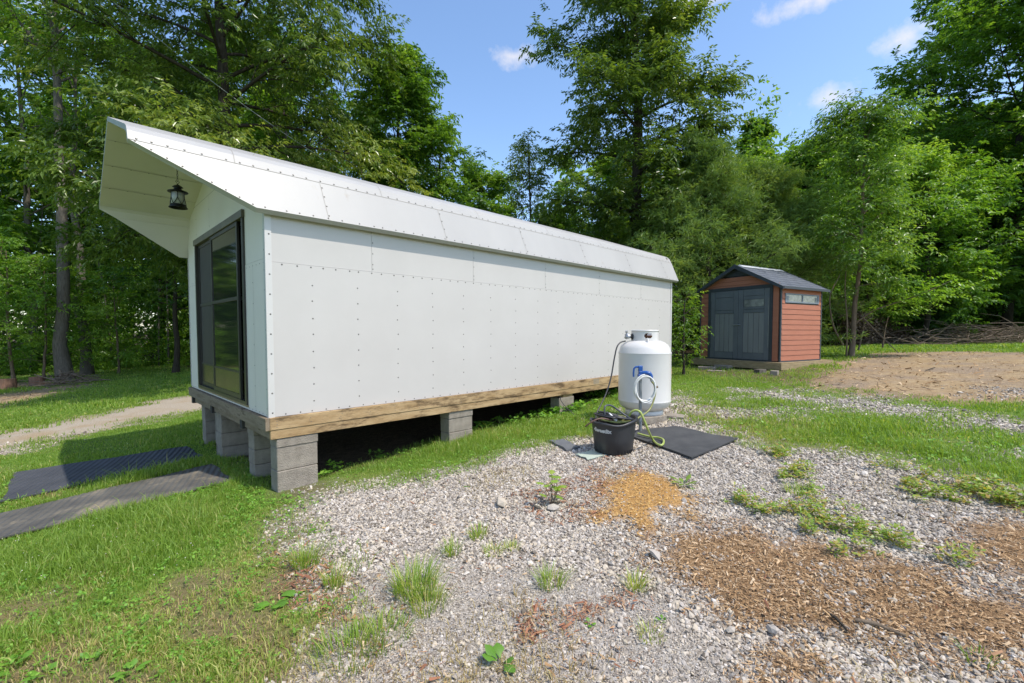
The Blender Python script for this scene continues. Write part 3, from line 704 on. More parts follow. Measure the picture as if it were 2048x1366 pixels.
# ------------------------------------------------------------------ hanging lantern
def lantern():
    p = hw(-.40, 1.66); o = empty('hanging_lantern', (p[0], p[1], 2.905), HR + .3, label='black iron lantern with frosted glass hanging on a chain under the white hood', cat='lantern')
    b = MB(); b.lathe([(.0, .385), (.018, .37), (.05, .352), (.07, .335), (.075, .328), (.05, .322), (.052, .30), (.075, .285), (.135, .262), (.142, .252), (.135, .246), (.0, .252)], 32); b.build('cap', m_lant, o)
    b = MB(); b.lathe([(.0, .246), (.088, .246), (.092, .16), (.098, .045), (.0, .035)], 32); b.build('glass_shade', m_lglass, o)
    b = MB(); b.lathe([(.098, .05), (.104, .046), (.112, .03), (.128, .006), (.130, .0), (.120, .0), (.104, .022), (.094, .04)], 32)
    b.build('base_ring', m_lant, o)
    b = MB(); n = 6
    for k in range(n):
        a0 = 2 * math.pi * k / n
        b.tube([(math.cos(a0) * .098, math.sin(a0) * .098, .25), (math.cos(a0) * .100, math.sin(a0) * .100, .15)], .0045, 5)
        for sg in (-1, 1):
            pts = []
            for u in np.linspace(0, 1, 8):
                a = a0 + sg * (u ** 1.3) * math.pi / n * 1.15; z = .16 - .125 * u; rr = .100 + .008 * u; pts.append((math.cos(a) * rr, math.sin(a) * rr, z))
            b.tube(pts, .0045, 5)
    b.lathe([(.103, .052), (.107, .052), (.107, .044), (.103, .044)], 32); b.build('cage', m_lant, o)
    b = MB(); b.tube([(-.0, 0, .38), (-.032, 0, .425), (.0, 0, .43), (.032, 0, .425), (0, 0, .38)], .004, 5)
    z = .42; k = 0
    while z < 1.16:
        pts = []
        for i in range(9):
            a = 2 * math.pi * i / 8; q = (.011 * math.cos(a), 0) if k % 2 == 0 else (0, .011 * math.cos(a)); pts.append((q[0], q[1], z + .024 + .024 * math.sin(a)))
        b.tube(pts[:-1], .0032, 5, closed=True); z += .040; k += 1
    b.build('chain', m_lant, o)
    b = MB(); b.lathe([(.0, 1.17), (.05, 1.165), (.05, 1.15), (.0, 1.145)], 20); b.build('ceiling_rose', m_lant, o); o.scale = (.70, .70, .70)
    return o
lantern()

# ------------------------------------------------------------------ garden shed
SH = np.array([6.56, 11.2]); SU = np.array([-.5, .866]); SV = np.array([.866, .5]); SFZ = .755
def shp(x, y): return SH + SV * x + SU * y
SL, SW_, SZ = 1.86, 2.28, 1.88
def shed():
    o = empty('garden_shed', (SH[0], SH[1], SFZ), rad(30), label='small terracotta plastic garden shed with grey double doors and grey pitched roof', cat='shed')
    PK = 2.50
    core = MB(); core.box((.03, .03, 0), (SL - .03, SW_ - .03, SZ - .05))
    core.add([(.03, .03, SZ - .05), (.03, SW_ - .03, SZ - .05), (.03, SW_ / 2, PK - .10), (SL - .03, .03, SZ - .05), (SL - .03, SW_ - .03, SZ - .05), (SL - .03, SW_ / 2, PK - .10)], [(2, 1, 0), (3, 4, 5), (0, 1, 4, 3), (1, 2, 5, 4), (2, 0, 3, 5)])
    core.build('shed_core', m_grey2, o)
    # lapped boards on the long side, back, other side
    WZ0, WZ1 = 1.47, 1.70
    w = MB(); bh = .128; z = .03
    def lap(a, b, z0, z1, axis, side):
        # board: proud at its bottom edge
        e0, e1 = .014, .004
        if axis == 'x':
            y = 0 if side < 0 else SW_; s = side
            V = [(a, y + s * e0, z0 + .004), (b, y + s * e0, z0 + .004), (b, y + s * e1, z1), (a, y + s * e1, z1), (a, y - s * .028, z0 + .004), (b, y - s * .028, z0 + .004), (b, y - s * .028, z1), (a, y - s * .028, z1)]
        else:
            x = 0 if side < 0 else SL; s = side
            V = [(x + s * e0, a, z0 + .004), (x + s * e0, b, z0 + .004), (x + s * e1, b, z1), (x + s * e1, a, z1), (x - s * .028, a, z0 + .004), (x - s * .028, b, z0 + .004), (x - s * .028, b, z1), (x - s * .028, a, z1)]
        w.add(V, [(0, 1, 2, 3), (7, 6, 5, 4), (0, 4, 5, 1), (1, 5, 6, 2), (2, 6, 7, 3), (3, 7, 4, 0)])
    while z < SZ - .06:
        z1 = min(z + bh, SZ - .03)
        if z1 <= WZ0 + .01 or z >= WZ1 - .01: lap(.04, SL - .04, z, z1, 'x', -1)
        else: lap(.04, .16, z, z1, 'x', -1); lap(SL - .16, SL - .04, z, z1, 'x', -1)
        lap(.04, SL - .04, z, z1, 'x', 1); lap(.04, SW_ - .04, z, z1, 'y', 1)
        lap(SW_ - .27, SW_ - .03, z, z1, 'y', -1)
        z += bh
    w.build('side_cladding', m_orange, o)
    w = MB(); w.box((-.012, .045, .02), (.028, .185, SZ + .07)); w.build('front_post_panel', m_orange, o)
    # gable boards
    w = MB(); z = SZ - .0
    while z < 2.19:
        z1 = min(z + .105, 2.22); h = lambda zz: (PK - zz) / (PK - SZ) * (SW_ / 2) - .03
        a, c = h(z), h(z1)
        V = [(-.014, SW_ / 2 - a, z + .004), (-.014, SW_ / 2 + a, z + .004), (-.004, SW_ / 2 + c, z1), (-.004, SW_ / 2 - c, z1), (.028, SW_ / 2 - a, z + .004), (.028, SW_ / 2 + a, z + .004), (.028, SW_ / 2 + c, z1), (.028, SW_ / 2 - c, z1)]
        w.add(V, [(3, 2, 1, 0), (4, 5, 6, 7), (0, 1, 5, 4), (2, 3, 7, 6), (0, 4, 7, 3), (1, 2, 6, 5)]); z = z1
    w.build('gable_panel', m_orange, o)
    w = MB(); a = (PK - 2.23) / (PK - SZ) * SW_ / 2
    w.add([(-.01, SW_ / 2 - a, 2.23), (-.01, SW_ / 2 + a, 2.23), (-.01, SW_ / 2, PK - .04), (.028, SW_ / 2 - a, 2.23), (.028, SW_ / 2 + a, 2.23), (.028, SW_ / 2, PK - .04)], [(2, 1, 0), (3, 4, 5), (0, 1, 4, 3), (1, 2, 5, 4), (2, 0, 3, 5)])
    for k in range(3): w.box((-.02, SW_ / 2 - a * (.75 - .22 * k), 2.27 + .05 * k), (-.0105, SW_ / 2 + a * (.75 - .22 * k), 2.285 + .05 * k))
    w.build('gable_vent', m_grey2, o)
    w = MB()
    for x, y in ((-.016, -.016), (SL - .03, -.016), (-.016, SW_ - .024), (SL - .03, SW_ - .024)): w = MB(); w.box((x, y, 0), (x + .045, y + .04, SZ), bev=.004); w.build('corner_trim', m_grey2, o)
    w = MB(); w.box((.03, -.020, 0), (SL - .03, -.0145, .03)); w.build('base_trim', m_grey2, o)
    # doors
    Y0, Y1, Z1 = .19, 2.01, SZ - .03
    fr = MB(); fr.box((-.03, Y0, 0.0), (.01, Y0 + .075, Z1)); fr.box((-.03, Y1 - .075, 0.0), (.01, Y1, Z1)); fr.box((-.032, Y0, Z1), (.01, Y1, Z1 + .085)); fr.box((-.03, Y0 + .075, .0), (.01, Y1 - .075, .035))
    fr.build('door_frame', m_grey2, o)
    ym = (Y0 + Y1) / 2
    for k, (a, b) in enumerate(((Y0 + .078, ym - .004), (ym + .004, Y1 - .078))):
        d = MB(); z0, z1 = .04, Z1 - .005; x0, x1 = -.026, .008
        d.box((x0, a, z0), (x1, a + .13, z1)); d.box((x0, b - .13, z0), (x1, b, z1))
        d.box((x0, a + .137, z0), (x1, b - .137, z0 + .165)); d.box((x0, a + .137, z1 - .165), (x1, b - .137, z1)); d.box((x0, a + .137, 1.245), (x1, b - .137, 1.325))
        d.box((x0 + .006, a + .137, 1.333), (x1, b - .137, z1 - .172) if k == 1 else (x1, b - .137, 1.395))
        if k == 0: d.box((x0 + .006, a + .137, 1.585), (x1, b - .137, z1 - .172))
        leaf = d.build('door', m_grey, o)
        p = MB(); m = 4; yy = np.linspace(a + .13, b - .13, m + 1)
        for i in range(m): p.box((x0 + .012, yy[i] + .004, z0 + .17), (x0 + .02, yy[i + 1] - .004, 1.24), bev=.002)
        p.build('door_planks', m_greyp, leaf)
        if k == 0:
            p = MB(); p.box((x0 + .012, a + .15, 1.40), (x0 + .018, b - .15, 1.58)); p.build('door_window', m_pane, leaf)
        p = MB(); hy = a + .012 if k == 0 else b - .02; p.box((x0 - .006, hy, .3 if k else .35), (x0 - .0005, hy + .01, 1.6), bev=.002)
        p.build('hinge', m_pane if k == 0 else m_grey2, leaf)
        p = MB(); hy = b - .06 if k == 0 else a + .02
        if k == 0: p.tube([(x0 - .03, ym + .12, .93), (x0 - .034, ym - .0, .935), (x0 - .03, ym - .07, .935)], .011, 8); p.tube([(x0 - .0, ym - .055, .935), (x0 - .03, ym - .055, .935)], .016, 8); p.build('handle', m_alu, leaf)
    # long side window
    fr = MB(); fr.box((.16, -.022, WZ0), (SL - .16, .0, WZ0 + .035)); fr.box((.16, -.022, WZ1 - .03), (SL - .16, .0, WZ1)); fr.box((.16, -.022, WZ0 + .035), (.20, .0, WZ1 - .03)); fr.box((SL - .20, -.022, WZ0 + .035), (SL - .16, .0, WZ1 - .03)); fr.box((.92, -.02, WZ0 + .035), (.955, .0, WZ1 - .03))
    for x in (.20, SL - .32):
        for i in range(4): fr.box((x, -.018, WZ0 + .045 + i * .033), (x + .12, -.004, WZ0 + .066 + i * .033))
    win = fr.build('window', MAT('blue_grey_frame', (.16, .19, .22), rough=.5), o)
    p = MB(); p.box((.20, -.006, WZ0 + .035), (SL - .20, -.001, WZ1 - .03)); p.build('pane', m_pane2, win)
    # roof
    rf = MB(); ov = .10; y0 = -.12; ez = SZ - .02 - .02
    sl_ = (PK - ez) / (SW_ / 2 + .12)
    for sd in (-1, 1):
        ye_ = -.12 if sd < 0 else SW_ + .12; ym2 = SW_ / 2
        V = [(-.14, ye_, ez), (SL + .12, ye_, ez), (SL + .12, ym2, PK), (-.14, ym2, PK)]; V += [(a, b, c - .035) for a, b, c in V]
        rf.add(V, [(0, 1, 2, 3) if sd < 0 else (3, 2, 1, 0), (7, 6, 5, 4) if sd < 0 else (4, 5, 6, 7), (0, 4, 5, 1), (1, 5, 6, 2), (2, 6, 7, 3), (3, 7, 4, 0)])
        rows = 8
        for i in range(rows):
            u0, u1 = i / rows, (i + 1) / rows - .012; cols = 5; off = .5 if i % 2 else 0
            for j in range(-1, cols + 1):
                x0 = -.13 + (j + off) * (SL + .24) / cols; x1 = x0 + (SL + .24) / cols - .012; x0 = max(x0, -.13); x1 = min(x1, SL + .11)
                if x1 - x0 < .03: continue
                def Q(x, u, h): return (x, ye_ + (ym2 - ye_) * u, ez + (PK - ez) * u + h)
                V = [Q(x0, u0, .012), Q(x1, u0, .012), Q(x1, u1, .006), Q(x0, u1, .006), Q(x0, u0, .001), Q(x1, u0, .001), Q(x1, u1, .001), Q(x0, u1, .001)]
                rf.add(V, [(0, 1, 2, 3) if sd < 0 else (3, 2, 1, 0), (0, 4, 5, 1), (1, 5, 6, 2), (2, 6, 7, 3), (3, 7, 4, 0)])
    roof = rf.build('roof', m_shingle, o)
    f = MB()
    for sd in (-1, 1):
        ye_ = -.14 if sd < 0 else SW_ + .14; ym2 = SW_ / 2; ez2 = ez - (.02 * sl_)
        for xx in (-.17, SL + .122):
            V = [(xx, ye_, ez2 + .015), (xx, ym2, PK + .02), (xx, ym2, PK - .09), (xx, ye_, ez2 - .06)]; V += [(a + .028, b, c) for a, b, c in V]
            f.add(V, [(0, 1, 2, 3), (7, 6, 5, 4), (0, 4, 5, 1), (1, 5, 6, 2), (2, 6, 7, 3), (3, 7, 4, 0)])
        f.box((-.14, ye_ - .012 if sd < 0 else ye_ - .018, ez - .05), (SL + .12, ye_ + .018 if sd < 0 else ye_ + .012, ez + .012))
    f.build('bargeboard', m_grey2, roof)
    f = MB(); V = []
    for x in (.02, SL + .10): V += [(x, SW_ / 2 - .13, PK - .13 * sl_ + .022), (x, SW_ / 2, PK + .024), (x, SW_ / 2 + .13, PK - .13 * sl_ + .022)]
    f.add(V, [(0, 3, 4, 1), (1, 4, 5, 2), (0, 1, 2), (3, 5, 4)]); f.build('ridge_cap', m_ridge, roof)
    return o
shed()
dk = empty('shed_deck', (SH[0], SH[1], SFZ - .185), rad(30), label='low weathered timber platform under the terracotta shed', cat='deck')
b = MB(); b.box((-.16, -.14, 0), (-.12, 2.46, .16), bev=.004); b.box((-.12, -.14, .0), (2.28, -.10, .16), bev=.004); b.box((2.24, -.10, 0), (2.28, 2.46, .16), bev=.004); b.box((-.12, 2.42, 0), (2.24, 2.46, .16), bev=.004); b.box((1.2, -.148, .02), (1.29, -.1405, .14))
b.build('rim_boards', m_deck, dk)
b = MB()
for k in range(17): b.box((-.15 + k * .143, -.135, .162), (-.15 + k * .143 + .137, 2.45, .184), bev=.003)
b.build('deck_boards', m_deck, dk)
HOLES.append(np.array([shp(*q) for q in ((-.16, -.14), (2.28, -.14), (2.28, 2.46), (-.16, 2.46))]))
def slab(px, py, lx, ly, h, rz, label, mat, name='concrete_block', cat='block', group=None, sink=.02, tilt=(0, 0)):
    p = at(px, py); b = MB(); b.box((-lx / 2, -ly / 2, 0), (lx / 2, ly / 2, h), bev=min(.008, h * .2)); o = b.build(name, mat)
    o.location = (p[0], p[1], p[2] - sink); o.rotation_euler = (tilt[0], tilt[1], rz)
    HOLES.append(np.array([[p[0] + math.cos(rz) * a - math.sin(rz) * c, p[1] + math.sin(rz) * a + math.cos(rz) * c] for a, c in ((-lx / 2, -ly / 2), (lx / 2, -ly / 2), (lx / 2, ly / 2), (-lx / 2, ly / 2))]))
    return tag(o, label, cat, group)
slab(1414, 739, .42, .22, .10, rad(-35), 'flat grey concrete block on the grass left of the shed step', m_block, group='step blocks before the shed')
slab(1447, 737, .42, .22, .11, rad(-55), 'grey concrete block against the shed platform, right of the flat one', m_block, group='step blocks before the shed')
slab(1432, 743, .40, .2, .05, rad(-30), 'thin half-buried concrete block in front of the other two by the shed', m_block, group='step blocks before the shed')
slab(1520, 746, .22, .17, .11, rad(20), 'brown fieldstone against the shed platform', m_bark, 'fieldstone', 'stone')
slab(1549, 750, .2, .15, .12, rad(50), 'pale rock under the near corner of the shed platform', m_block, 'fieldstone', 'stone')

# ------------------------------------------------------------------ gas tank
TK = np.array([1.94, 6.68, .315])
def tank():
    o = empty('propane_tank', TK, 0, label='large white upright gas tank on paving blocks beside the cabin wall', cat='gas tank')
    b = MB(); pr = [(.0, .03), (.12, .035), (.24, .055), (.31, .085), (.35, .125), (.368, .175), (.3735, .187), (.376, .195), (.3735, .203), (.371, .215), (.371, .86), (.3735, .872), (.376, .88), (.3735, .888), (.368, .90), (.355, .955), (.325, 1.0), (.28, 1.035), (.22, 1.058), (.12, 1.068), (0, 1.07)]
    b.lathe(pr, 72); b.build('vessel', m_tank, o)
    b = MB(); b.lathe([(.262, .062), (.268, .06), (.272, -.028), (.262, -.028), (.262, .055)], 48); b.build('foot_ring', m_tank, o)
    b = MB(); n = 96; r0 = .193; zz = [1.062, 1.095, 1.11, 1.15, 1.165, 1.192]
    ca = math.atan2(-TK[1], -TK[0]) + rad(14)                 # the hand hole faces this way
    for layer, rr in enumerate((r0, r0 - .006)):
        V = []; Fs = []
        for z in zz:
            for k in range(n): a = 2 * math.pi * k / n; V.append((rr * math.cos(a), rr * math.sin(a), z))
        for i in range(len(zz) - 1):
            for k in range(n):
                a = 2 * math.pi * (k + .5) / n; hole = False
                for c in (ca, ca + 2.1, ca - 2.1):
                    da = abs((a - c + math.pi) % (2 * math.pi) - math.pi)
                    if 1 <= i <= 3 and da < (.29 if i == 2 else .24): hole = True
                if hole: continue
                l = (k + 1) % n; q = (i * n + k, i * n + l, (i + 1) * n + l, (i + 1) * n + k); Fs.append(q if layer == 0 else q[::-1])
        b.add(V, Fs, 0, True)
    b.build('collar', m_tank, o)
    b = MB(); b.lathe([(r0 - .008, 1.188), (r0 + .003, 1.188), (r0 + .008, 1.2), (r0 + .006, 1.212), (r0 - .004, 1.215), (r0 - .010, 1.205)], 64); b.build('collar_rim', m_tank, o)
    b = MB(); b.lathe([(0, 1.06), (.05, 1.07), (.05, 1.10), (.03, 1.10), (.03, 1.15), (.045, 1.155), (.045, 1.18), (0, 1.185)], 16); b.tube([(0, 0, 1.12), (-.09, -.03, 1.12), (-.12, -.05, 1.12)], .018, 8); b.tube([(.0, 0, 1.115), (.07, -.08, 1.115)], .02, 8)
    b.build('valve', m_hole, o)
    b = MB(); e = ca - rad(5)
    R_ = lambda rr, a, z: (rr * math.cos(a), rr * math.sin(a), z)
    b.tube([R_(.215, e, 1.05), R_(.215, e, 1.085), R_(.235, e, 1.095), R_(.262, e, 1.075), R_(.268, e, 1.035)], .009, 8); b.build('lifting_lug', m_tank, o)
    g = empty('regulator', (0, 0, 0)); g.parent = o
    lx, lz = -.225, 1.118; ly = -.03
    b = MB(); b.tube([(-.15, -.02, lz), (-.20, ly, lz)], .016, 8); b.lathe([(0, -.012), (.045, -.012), (.05, -.004), (.05, .014), (.038, .022), (.03, .04), (.012, .05), (0, .05)], 20)
    V = b.v; k0 = 28 if False else None
    M_ = Matrix.Translation((-.275, -.05, lz)) @ Matrix.Rotation(rad(-70), 4, 'Y')
    body = b.v[-9 * 20 + 20:] if False else None
    b2 = MB(); b2.tube([(-.15, -.02, lz), (-.215, ly, lz)], .02, 10); b2.tube([(-.19, ly, lz), (-.205, ly, lz)], .045, 14)
    b2.build('coupling', m_blackrub, g)
    b3 = MB(); b3.lathe([(0, -.03), (.03, -.03), (.05, -.012), (.052, .0), (.05, .012), (.035, .02), (.03, .045), (.0, .052)], 20)
    q = b3.build('regulator_body', m_alu, g); q.location = (-.262, -.045, lz + .0); q.rotation_euler = (0, rad(-22), 0)
    b3 = MB(); b3.tube([(-.275, -.05, lz + .04), (-.285, -.052, lz + .075)], .016, 8); b3.tube([(-.30, -.052, lz + .078), (-.265, -.05, lz + .085)], .009, 6); b3.build('vent_nozzle', m_alu, g)
    return o
tank()
slab(1302, 845, .42, .2, .10, rad(28), 'grey paving block under the front of the gas tank, right of the hydrant pipe', m_block, 'paving_block', 'block', 'blocks under the gas tank', sink=0)
p = (TK[0] - .2, TK[1] - .2)
for i, (dx, dy, rz, lb) in enumerate(((-.18, -.17, .6, 'grey paving block under the gas tank behind the black tub'), (-.05, .16, .5, 'grey paving block under the rear of the gas tank'))):
    zz = float(gz(TK[0] + dx, TK[1] + dy)); b = MB(); b.box((-.21, -.1, 0), (.21, .1, TK[2] - .03 - zz), bev=.006); q = b.build('paving_block', m_block); q.location = (TK[0] + dx, TK[1] + dy, zz); q.rotation_euler = (0, 0, rz)
    tag(q, lb, 'block', 'blocks under the gas tank')
slab(1349, 836, .26, .18, .07, rad(-20), 'pale broken stone on the gravel right of the gas tank', m_block, 'broken_stone', 'stone', tilt=(.08, .05))
# gas hose: regulator down to the ground behind the tub
def bez(pts, n=24):
    """Catmull-Rom through the points"""
    P = [np.array(p, float) for p in pts]; P = [2 * P[0] - P[1]] + P + [2 * P[-1] - P[-2]]; out = []
    for i in range(1, len(P) - 2):
        for u in np.linspace(0, 1, n, endpoint=False):
            a, b, c, d = P[i - 1:i + 3]; out.append(.5 * (2 * b + (c - a) * u + (2 * a - 5 * b + 4 * c - d) * u * u + (3 * b - a - 3 * c + d) * u ** 3))
    out.append(P[-2]); return out
def px3(px, py, Y):                                          # point on a pixel's ray at distance Y
    d = raydir(px, py); k = Y / d[1]; return np.array([d[0] * k, d[1] * k, CAMZ + d[2] * k])
b = MB(); b.tube(bez([px3(1251, 682, 6.62), px3(1241, 685, 6.6), px3(1234, 694, 6.55), px3(1229, 715, 6.5), px3(1222, 755, 6.4), px3(1213, 785, 6.3), px3(1203, 807, 6.2), px3(1194, 825, 6.1), px3(1191, 838, 6.0), px3(1191, 850, 5.9)], 8), .010, 8)
tag(b.build('gas_hose', m_blackrub), 'black rubber hose running from the gas tank regulator down behind the tub', 'hose')

# ------------------------------------------------------------------ yard hydrant and hoses
HY = at(1281, 866); HY[2] -= .02
def hydrant():
    o = empty('yard_hydrant', HY, 0, label='grey pipe yard hydrant with a blue handle and spout in front of the gas tank', cat='hydrant')
    top = .755
    k = HY[1]
    b = MB(); b.tube([(0, 0, -.05), (-.006, 0, .35), (-.012, 0, top)], .021, 12); b.build('standpipe', m_pipe, o)
    b = MB(); b.box((-.045, -.03, top - .0), (.02, .03, top + .035), bev=.006); b.box((-.035, -.028, top + .035), (.012, .028, top + .075), bev=.006)
    b.tube([(-.0, -.0, top + .05), (.06, -.02, top + .055), (.10, -.03, top + .045), (.118, -.035, top + .01), (.122, -.036, top - .02)], [.024, .026, .028, .026, .020], 10); b.build('spout', m_blue, o)
    b = MB(); b.box((-.040, -.022, top + .070), (.016, .022, top + .145), bev=.008)
    b.tube([(-.03, 0, top + .130), (-.075, 0, top + .126), (-.095, 0, top + .105), (-.10, 0, top + .04), (-.098, 0, top + .0)], .012, 8); b.build('pump_handle', m_blue, o)
    b = MB(); b.tube([(-.012, 0, top + .055), (-.012, 0, top + .08)], .012, 8); b.build('plunger', m_rusty, o)
    b = MB(); b.tube([(.122, -.036, top - .018), (.124, -.037, top - .055)], .017, 10); b.build('hose_coupling', m_alu, o)
    return o
hydrant()
c0 = HY + np.array([.03, -.05, .61])
pts = []
for k in range(0, 84):
    a = math.pi / 2 + 2 * math.pi * k / 30; j = k / 84
    pts.append((c0[0] + (.128 + .012 * math.sin(j * 9)) * math.cos(a) + .012 * j, c0[1] - .03 * math.cos(a * .5) - .02 * j, c0[2] + (.165 + .012 * math.cos(j * 11)) * math.sin(a) - .008 * j))
w = empty('white_hose', (c0[0], c0[1], c0[2]), 0, label='short white hose coiled over the blue hydrant head', cat='hose')
b = MB(); b.tube([tuple(np.array(p) - c0) for p in pts], .0105, 8); b.build('hose_coil', m_whiteh, w)
b = MB(); q = np.array(pts[-1]) - c0; b.tube([q, q + np.array([.03, 0, .012])], .014, 8); b.build('brass_fitting', m_brass, w)
# bucket
BK = np.array([1.155, 5.16]); BZ = float(gz(*BK)); BH = .375
def tub():
    o = empty('livestock_tub', (BK[0], BK[1], BZ), 0, label='black plastic tub full of coiled hoses with worn white lettering', cat='tub')
    n = 72; prof = [(.0, .0), (.188, .0), (.197, .006), (.207, .03), (.216, .06), (.2165, .062), (.228, .18), (.243, .335), (.2435, .345), (.262, .348), (.266, .36), (.262, .375), (.243, .375), (.239, .365), (.224, .2), (.20, .02), (0, .012)]
    rr = np.random.default_rng(3); V = []; Fs = []
    for r_, z in prof:
        for k in range(n):
            a = 2 * math.pi * k / n; w_ = z / BH
            oval = 1 + .045 * math.cos(2 * (a - .5)) * w_; dz = w_ ** 3 * (.020 * math.cos(2 * (a - .1)) + .018 * math.cos(a + .25) + .006 * math.sin(5 * a))
            rib = -.004 if (z < .062 and z > 0 and k % 2 == 0) else 0
            V.append(((r_ * oval + rib) * math.cos(a), (r_ * oval + rib) * math.sin(a), z + dz))
    for i in range(len(prof) - 1):
        for k in range(n): l = (k + 1) % n; Fs.append((i * n + k, i * n + l, (i + 1) * n + l, (i + 1) * n + k))
    b = MB(); b.add(V, Fs, 0, True)
    for k in range(36):
        a = 2 * math.pi * (k + .5) / 36; b.tube([(.2035 * math.cos(a), .2035 * math.sin(a), .012), (.216 * math.cos(a), .216 * math.sin(a), .056)], .0028, 5)
    b.build('tub_wall', m_tub, o)
    # lettering wrapped round the wall
    cu = bpy.data.curves.new('tub_lettering', 'FONT'); cu.body = 'Sweetlix'; cu.size = .078; cu.align_x = 'CENTER'; cu.extrude = .0006; cu.offset = .0030; cu.resolution_u = 3
    tmp = bpy.data.objects.new('tmp', cu); C.objects.link(tmp); dg = bpy.context.evaluated_depsgraph_get()
    me = bpy.data.meshes.new_from_object(tmp.evaluated_get(dg)); bpy.data.objects.remove(tmp)
    a0 = math.atan2(-BK[1], -BK[0]) - rad(30)
    tri = [(-.155, .024), (-.128, .048), (-.128, .0)]
    vb = len(me.vertices)
    co = [tuple(v.co) for v in me.vertices]; fs = [list(p.vertices) for p in me.polygons]
    co += [(x, y, .0006) for x, y in tri]; fs.append([vb, vb + 1, vb + 2][::-1])
    V = []
    for x, y, z in co:
        x *= .74; x += .0; zz = .262 + y * .80; R0 = .2175 + (zz - .062) * (.243 - .2165) / .273; a = a0 + x / .232
        oval = 1 + .045 * math.cos(2 * (a - .5)) * (zz / BH); dz = (zz / BH) ** 3 * (.020 * math.cos(2 * (a - .1)) + .018 * math.cos(a + .25))
        V.append(((R0 * oval + .0012 + z) * math.cos(a), (R0 * oval + .0012 + z) * math.sin(a), zz + dz))
    bpy.data.meshes.remove(me)
    b = MB(); b.add(V, fs); b.build('lettering', m_letter, o)
    return o
tub()
def coil(name, label, mat, r0, r1, z0, turns, rad_, seed, extra=(), pre=()):
    r = np.random.default_rng(seed); pts = []; m = int(turns * 22)
    ph = r.uniform(0, 6.28); tx, ty = r.normal(0, .14, 2)
    for k in range(m):
        a = ph + 2 * math.pi * k / 22; R = r0 + (r1 - r0) * (.5 + .5 * math.sin(k * .23 + seed)); x = R * math.cos(a) + .012 * math.sin(k * .11); y = R * math.sin(a)
        pts.append((BK[0] + x, BK[1] + y, BZ + z0 + .03 * k / m + tx * x + ty * y + .012 * math.sin(k * .31)))
    pts = list(pre) + pts + list(extra); pts = bez(pts[::2], 3) if (extra or pre) else pts
    b = MB(); b.tube(pts, rad_, 8); return tag(b.build(name, mat), label, 'hose', 'hoses in and around the black tub')
coil('black_hose', 'black hose coiled at the bottom of the tub', m_blackrub, .15, .205, .325, 5, .012, 1)
coil('olive_hose', 'olive hose coiled on top inside the black tub', m_olive, .09, .19, .365, 7, .012, 2)
coil('black_hose', 'dark hose coiled loosely along the tub rim', m_blackrub, .12, .215, .395, 5, .010, 5)
# arching dark hose over the rim, rusty one over the left lip
b = MB(); b.tube(bez([px3(1213, 848, 5.05), px3(1211, 838, 5.03), px3(1209, 822, 5.03), px3(1211, 812, 5.05), px3(1222, 811, 5.1), px3(1236, 820, 5.12), px3(1250, 830, 5.1), px3(1262, 838, 5.05)], 6), .0095, 8)
tag(b.build('black_hose', MAT('grey_blue_hose', (.06, .065, .08), rough=.45)), 'grey-black hose arching up above the tub rim', 'hose', 'hoses in and around the black tub')
b = MB(); b.tube(bez([px3(1171, 853, 4.97), px3(1180, 846, 4.93), px3(1193, 839, 4.93), px3(1206, 837, 4.95), px3(1222, 840, 4.98), px3(1236, 843, 5.05)], 6), .008, 8)
tag(b.build('rusty_hose', m_rusty), 'rust brown hose end hanging over the left lip of the tub', 'hose', 'hoses in and around the black tub')
b = MB(); b.tube([px3(1218, 826, 5.0), px3(1221, 830, 5.0), px3(1227, 836, 4.99), px3(1233, 842, 4.98)], [.006, .015, .018, .018], 10)
tag(b.build('hose_nozzle', m_alu), 'grey tapered metal nozzle lying across the coiled hoses in the tub', 'nozzle')
gp = [px3(1258, 832, 5.12), px3(1263, 824, 5.1), px3(1272, 820.5, 5.08), px3(1281, 825, 5.06), px3(1288, 840, 5.05), px3(1297, 862, 5.1)]
for (x, y) in ((1305, 878), (1313, 887), (1322, 890.5), (1327, 886), (1326, 879), (1316, 875), (1303, 874), (1290, 871), (1276, 867)): gp.append(at(x, y, .055))
b = MB(); b.tube(bez(gp, 8), .0125, 8)
tag(b.build('green_hose', m_green), 'lime green hose looping from the tub out over the rubber mat', 'hose', 'hoses in and around the black tub')
o_ = HY + np.array([.124, -.037, .70])
b = MB(); b.tube(bez([o_, o_ + np.array([.035, -.01, -.05]), o_ + np.array([.045, -.02, -.13]), o_ + np.array([.02, -.035, -.24]), o_ + np.array([-.06, -.10, -.36]), px3(1276, 836, 5.6), px3(1262, 842, 5.3), px3(1254, 846, 5.2)], 8), .0115, 8)
tag(b.build('olive_hose', m_olive), 'olive hose curving from the hydrant spout down into the tub', 'hose', 'hoses in and around the black tub')
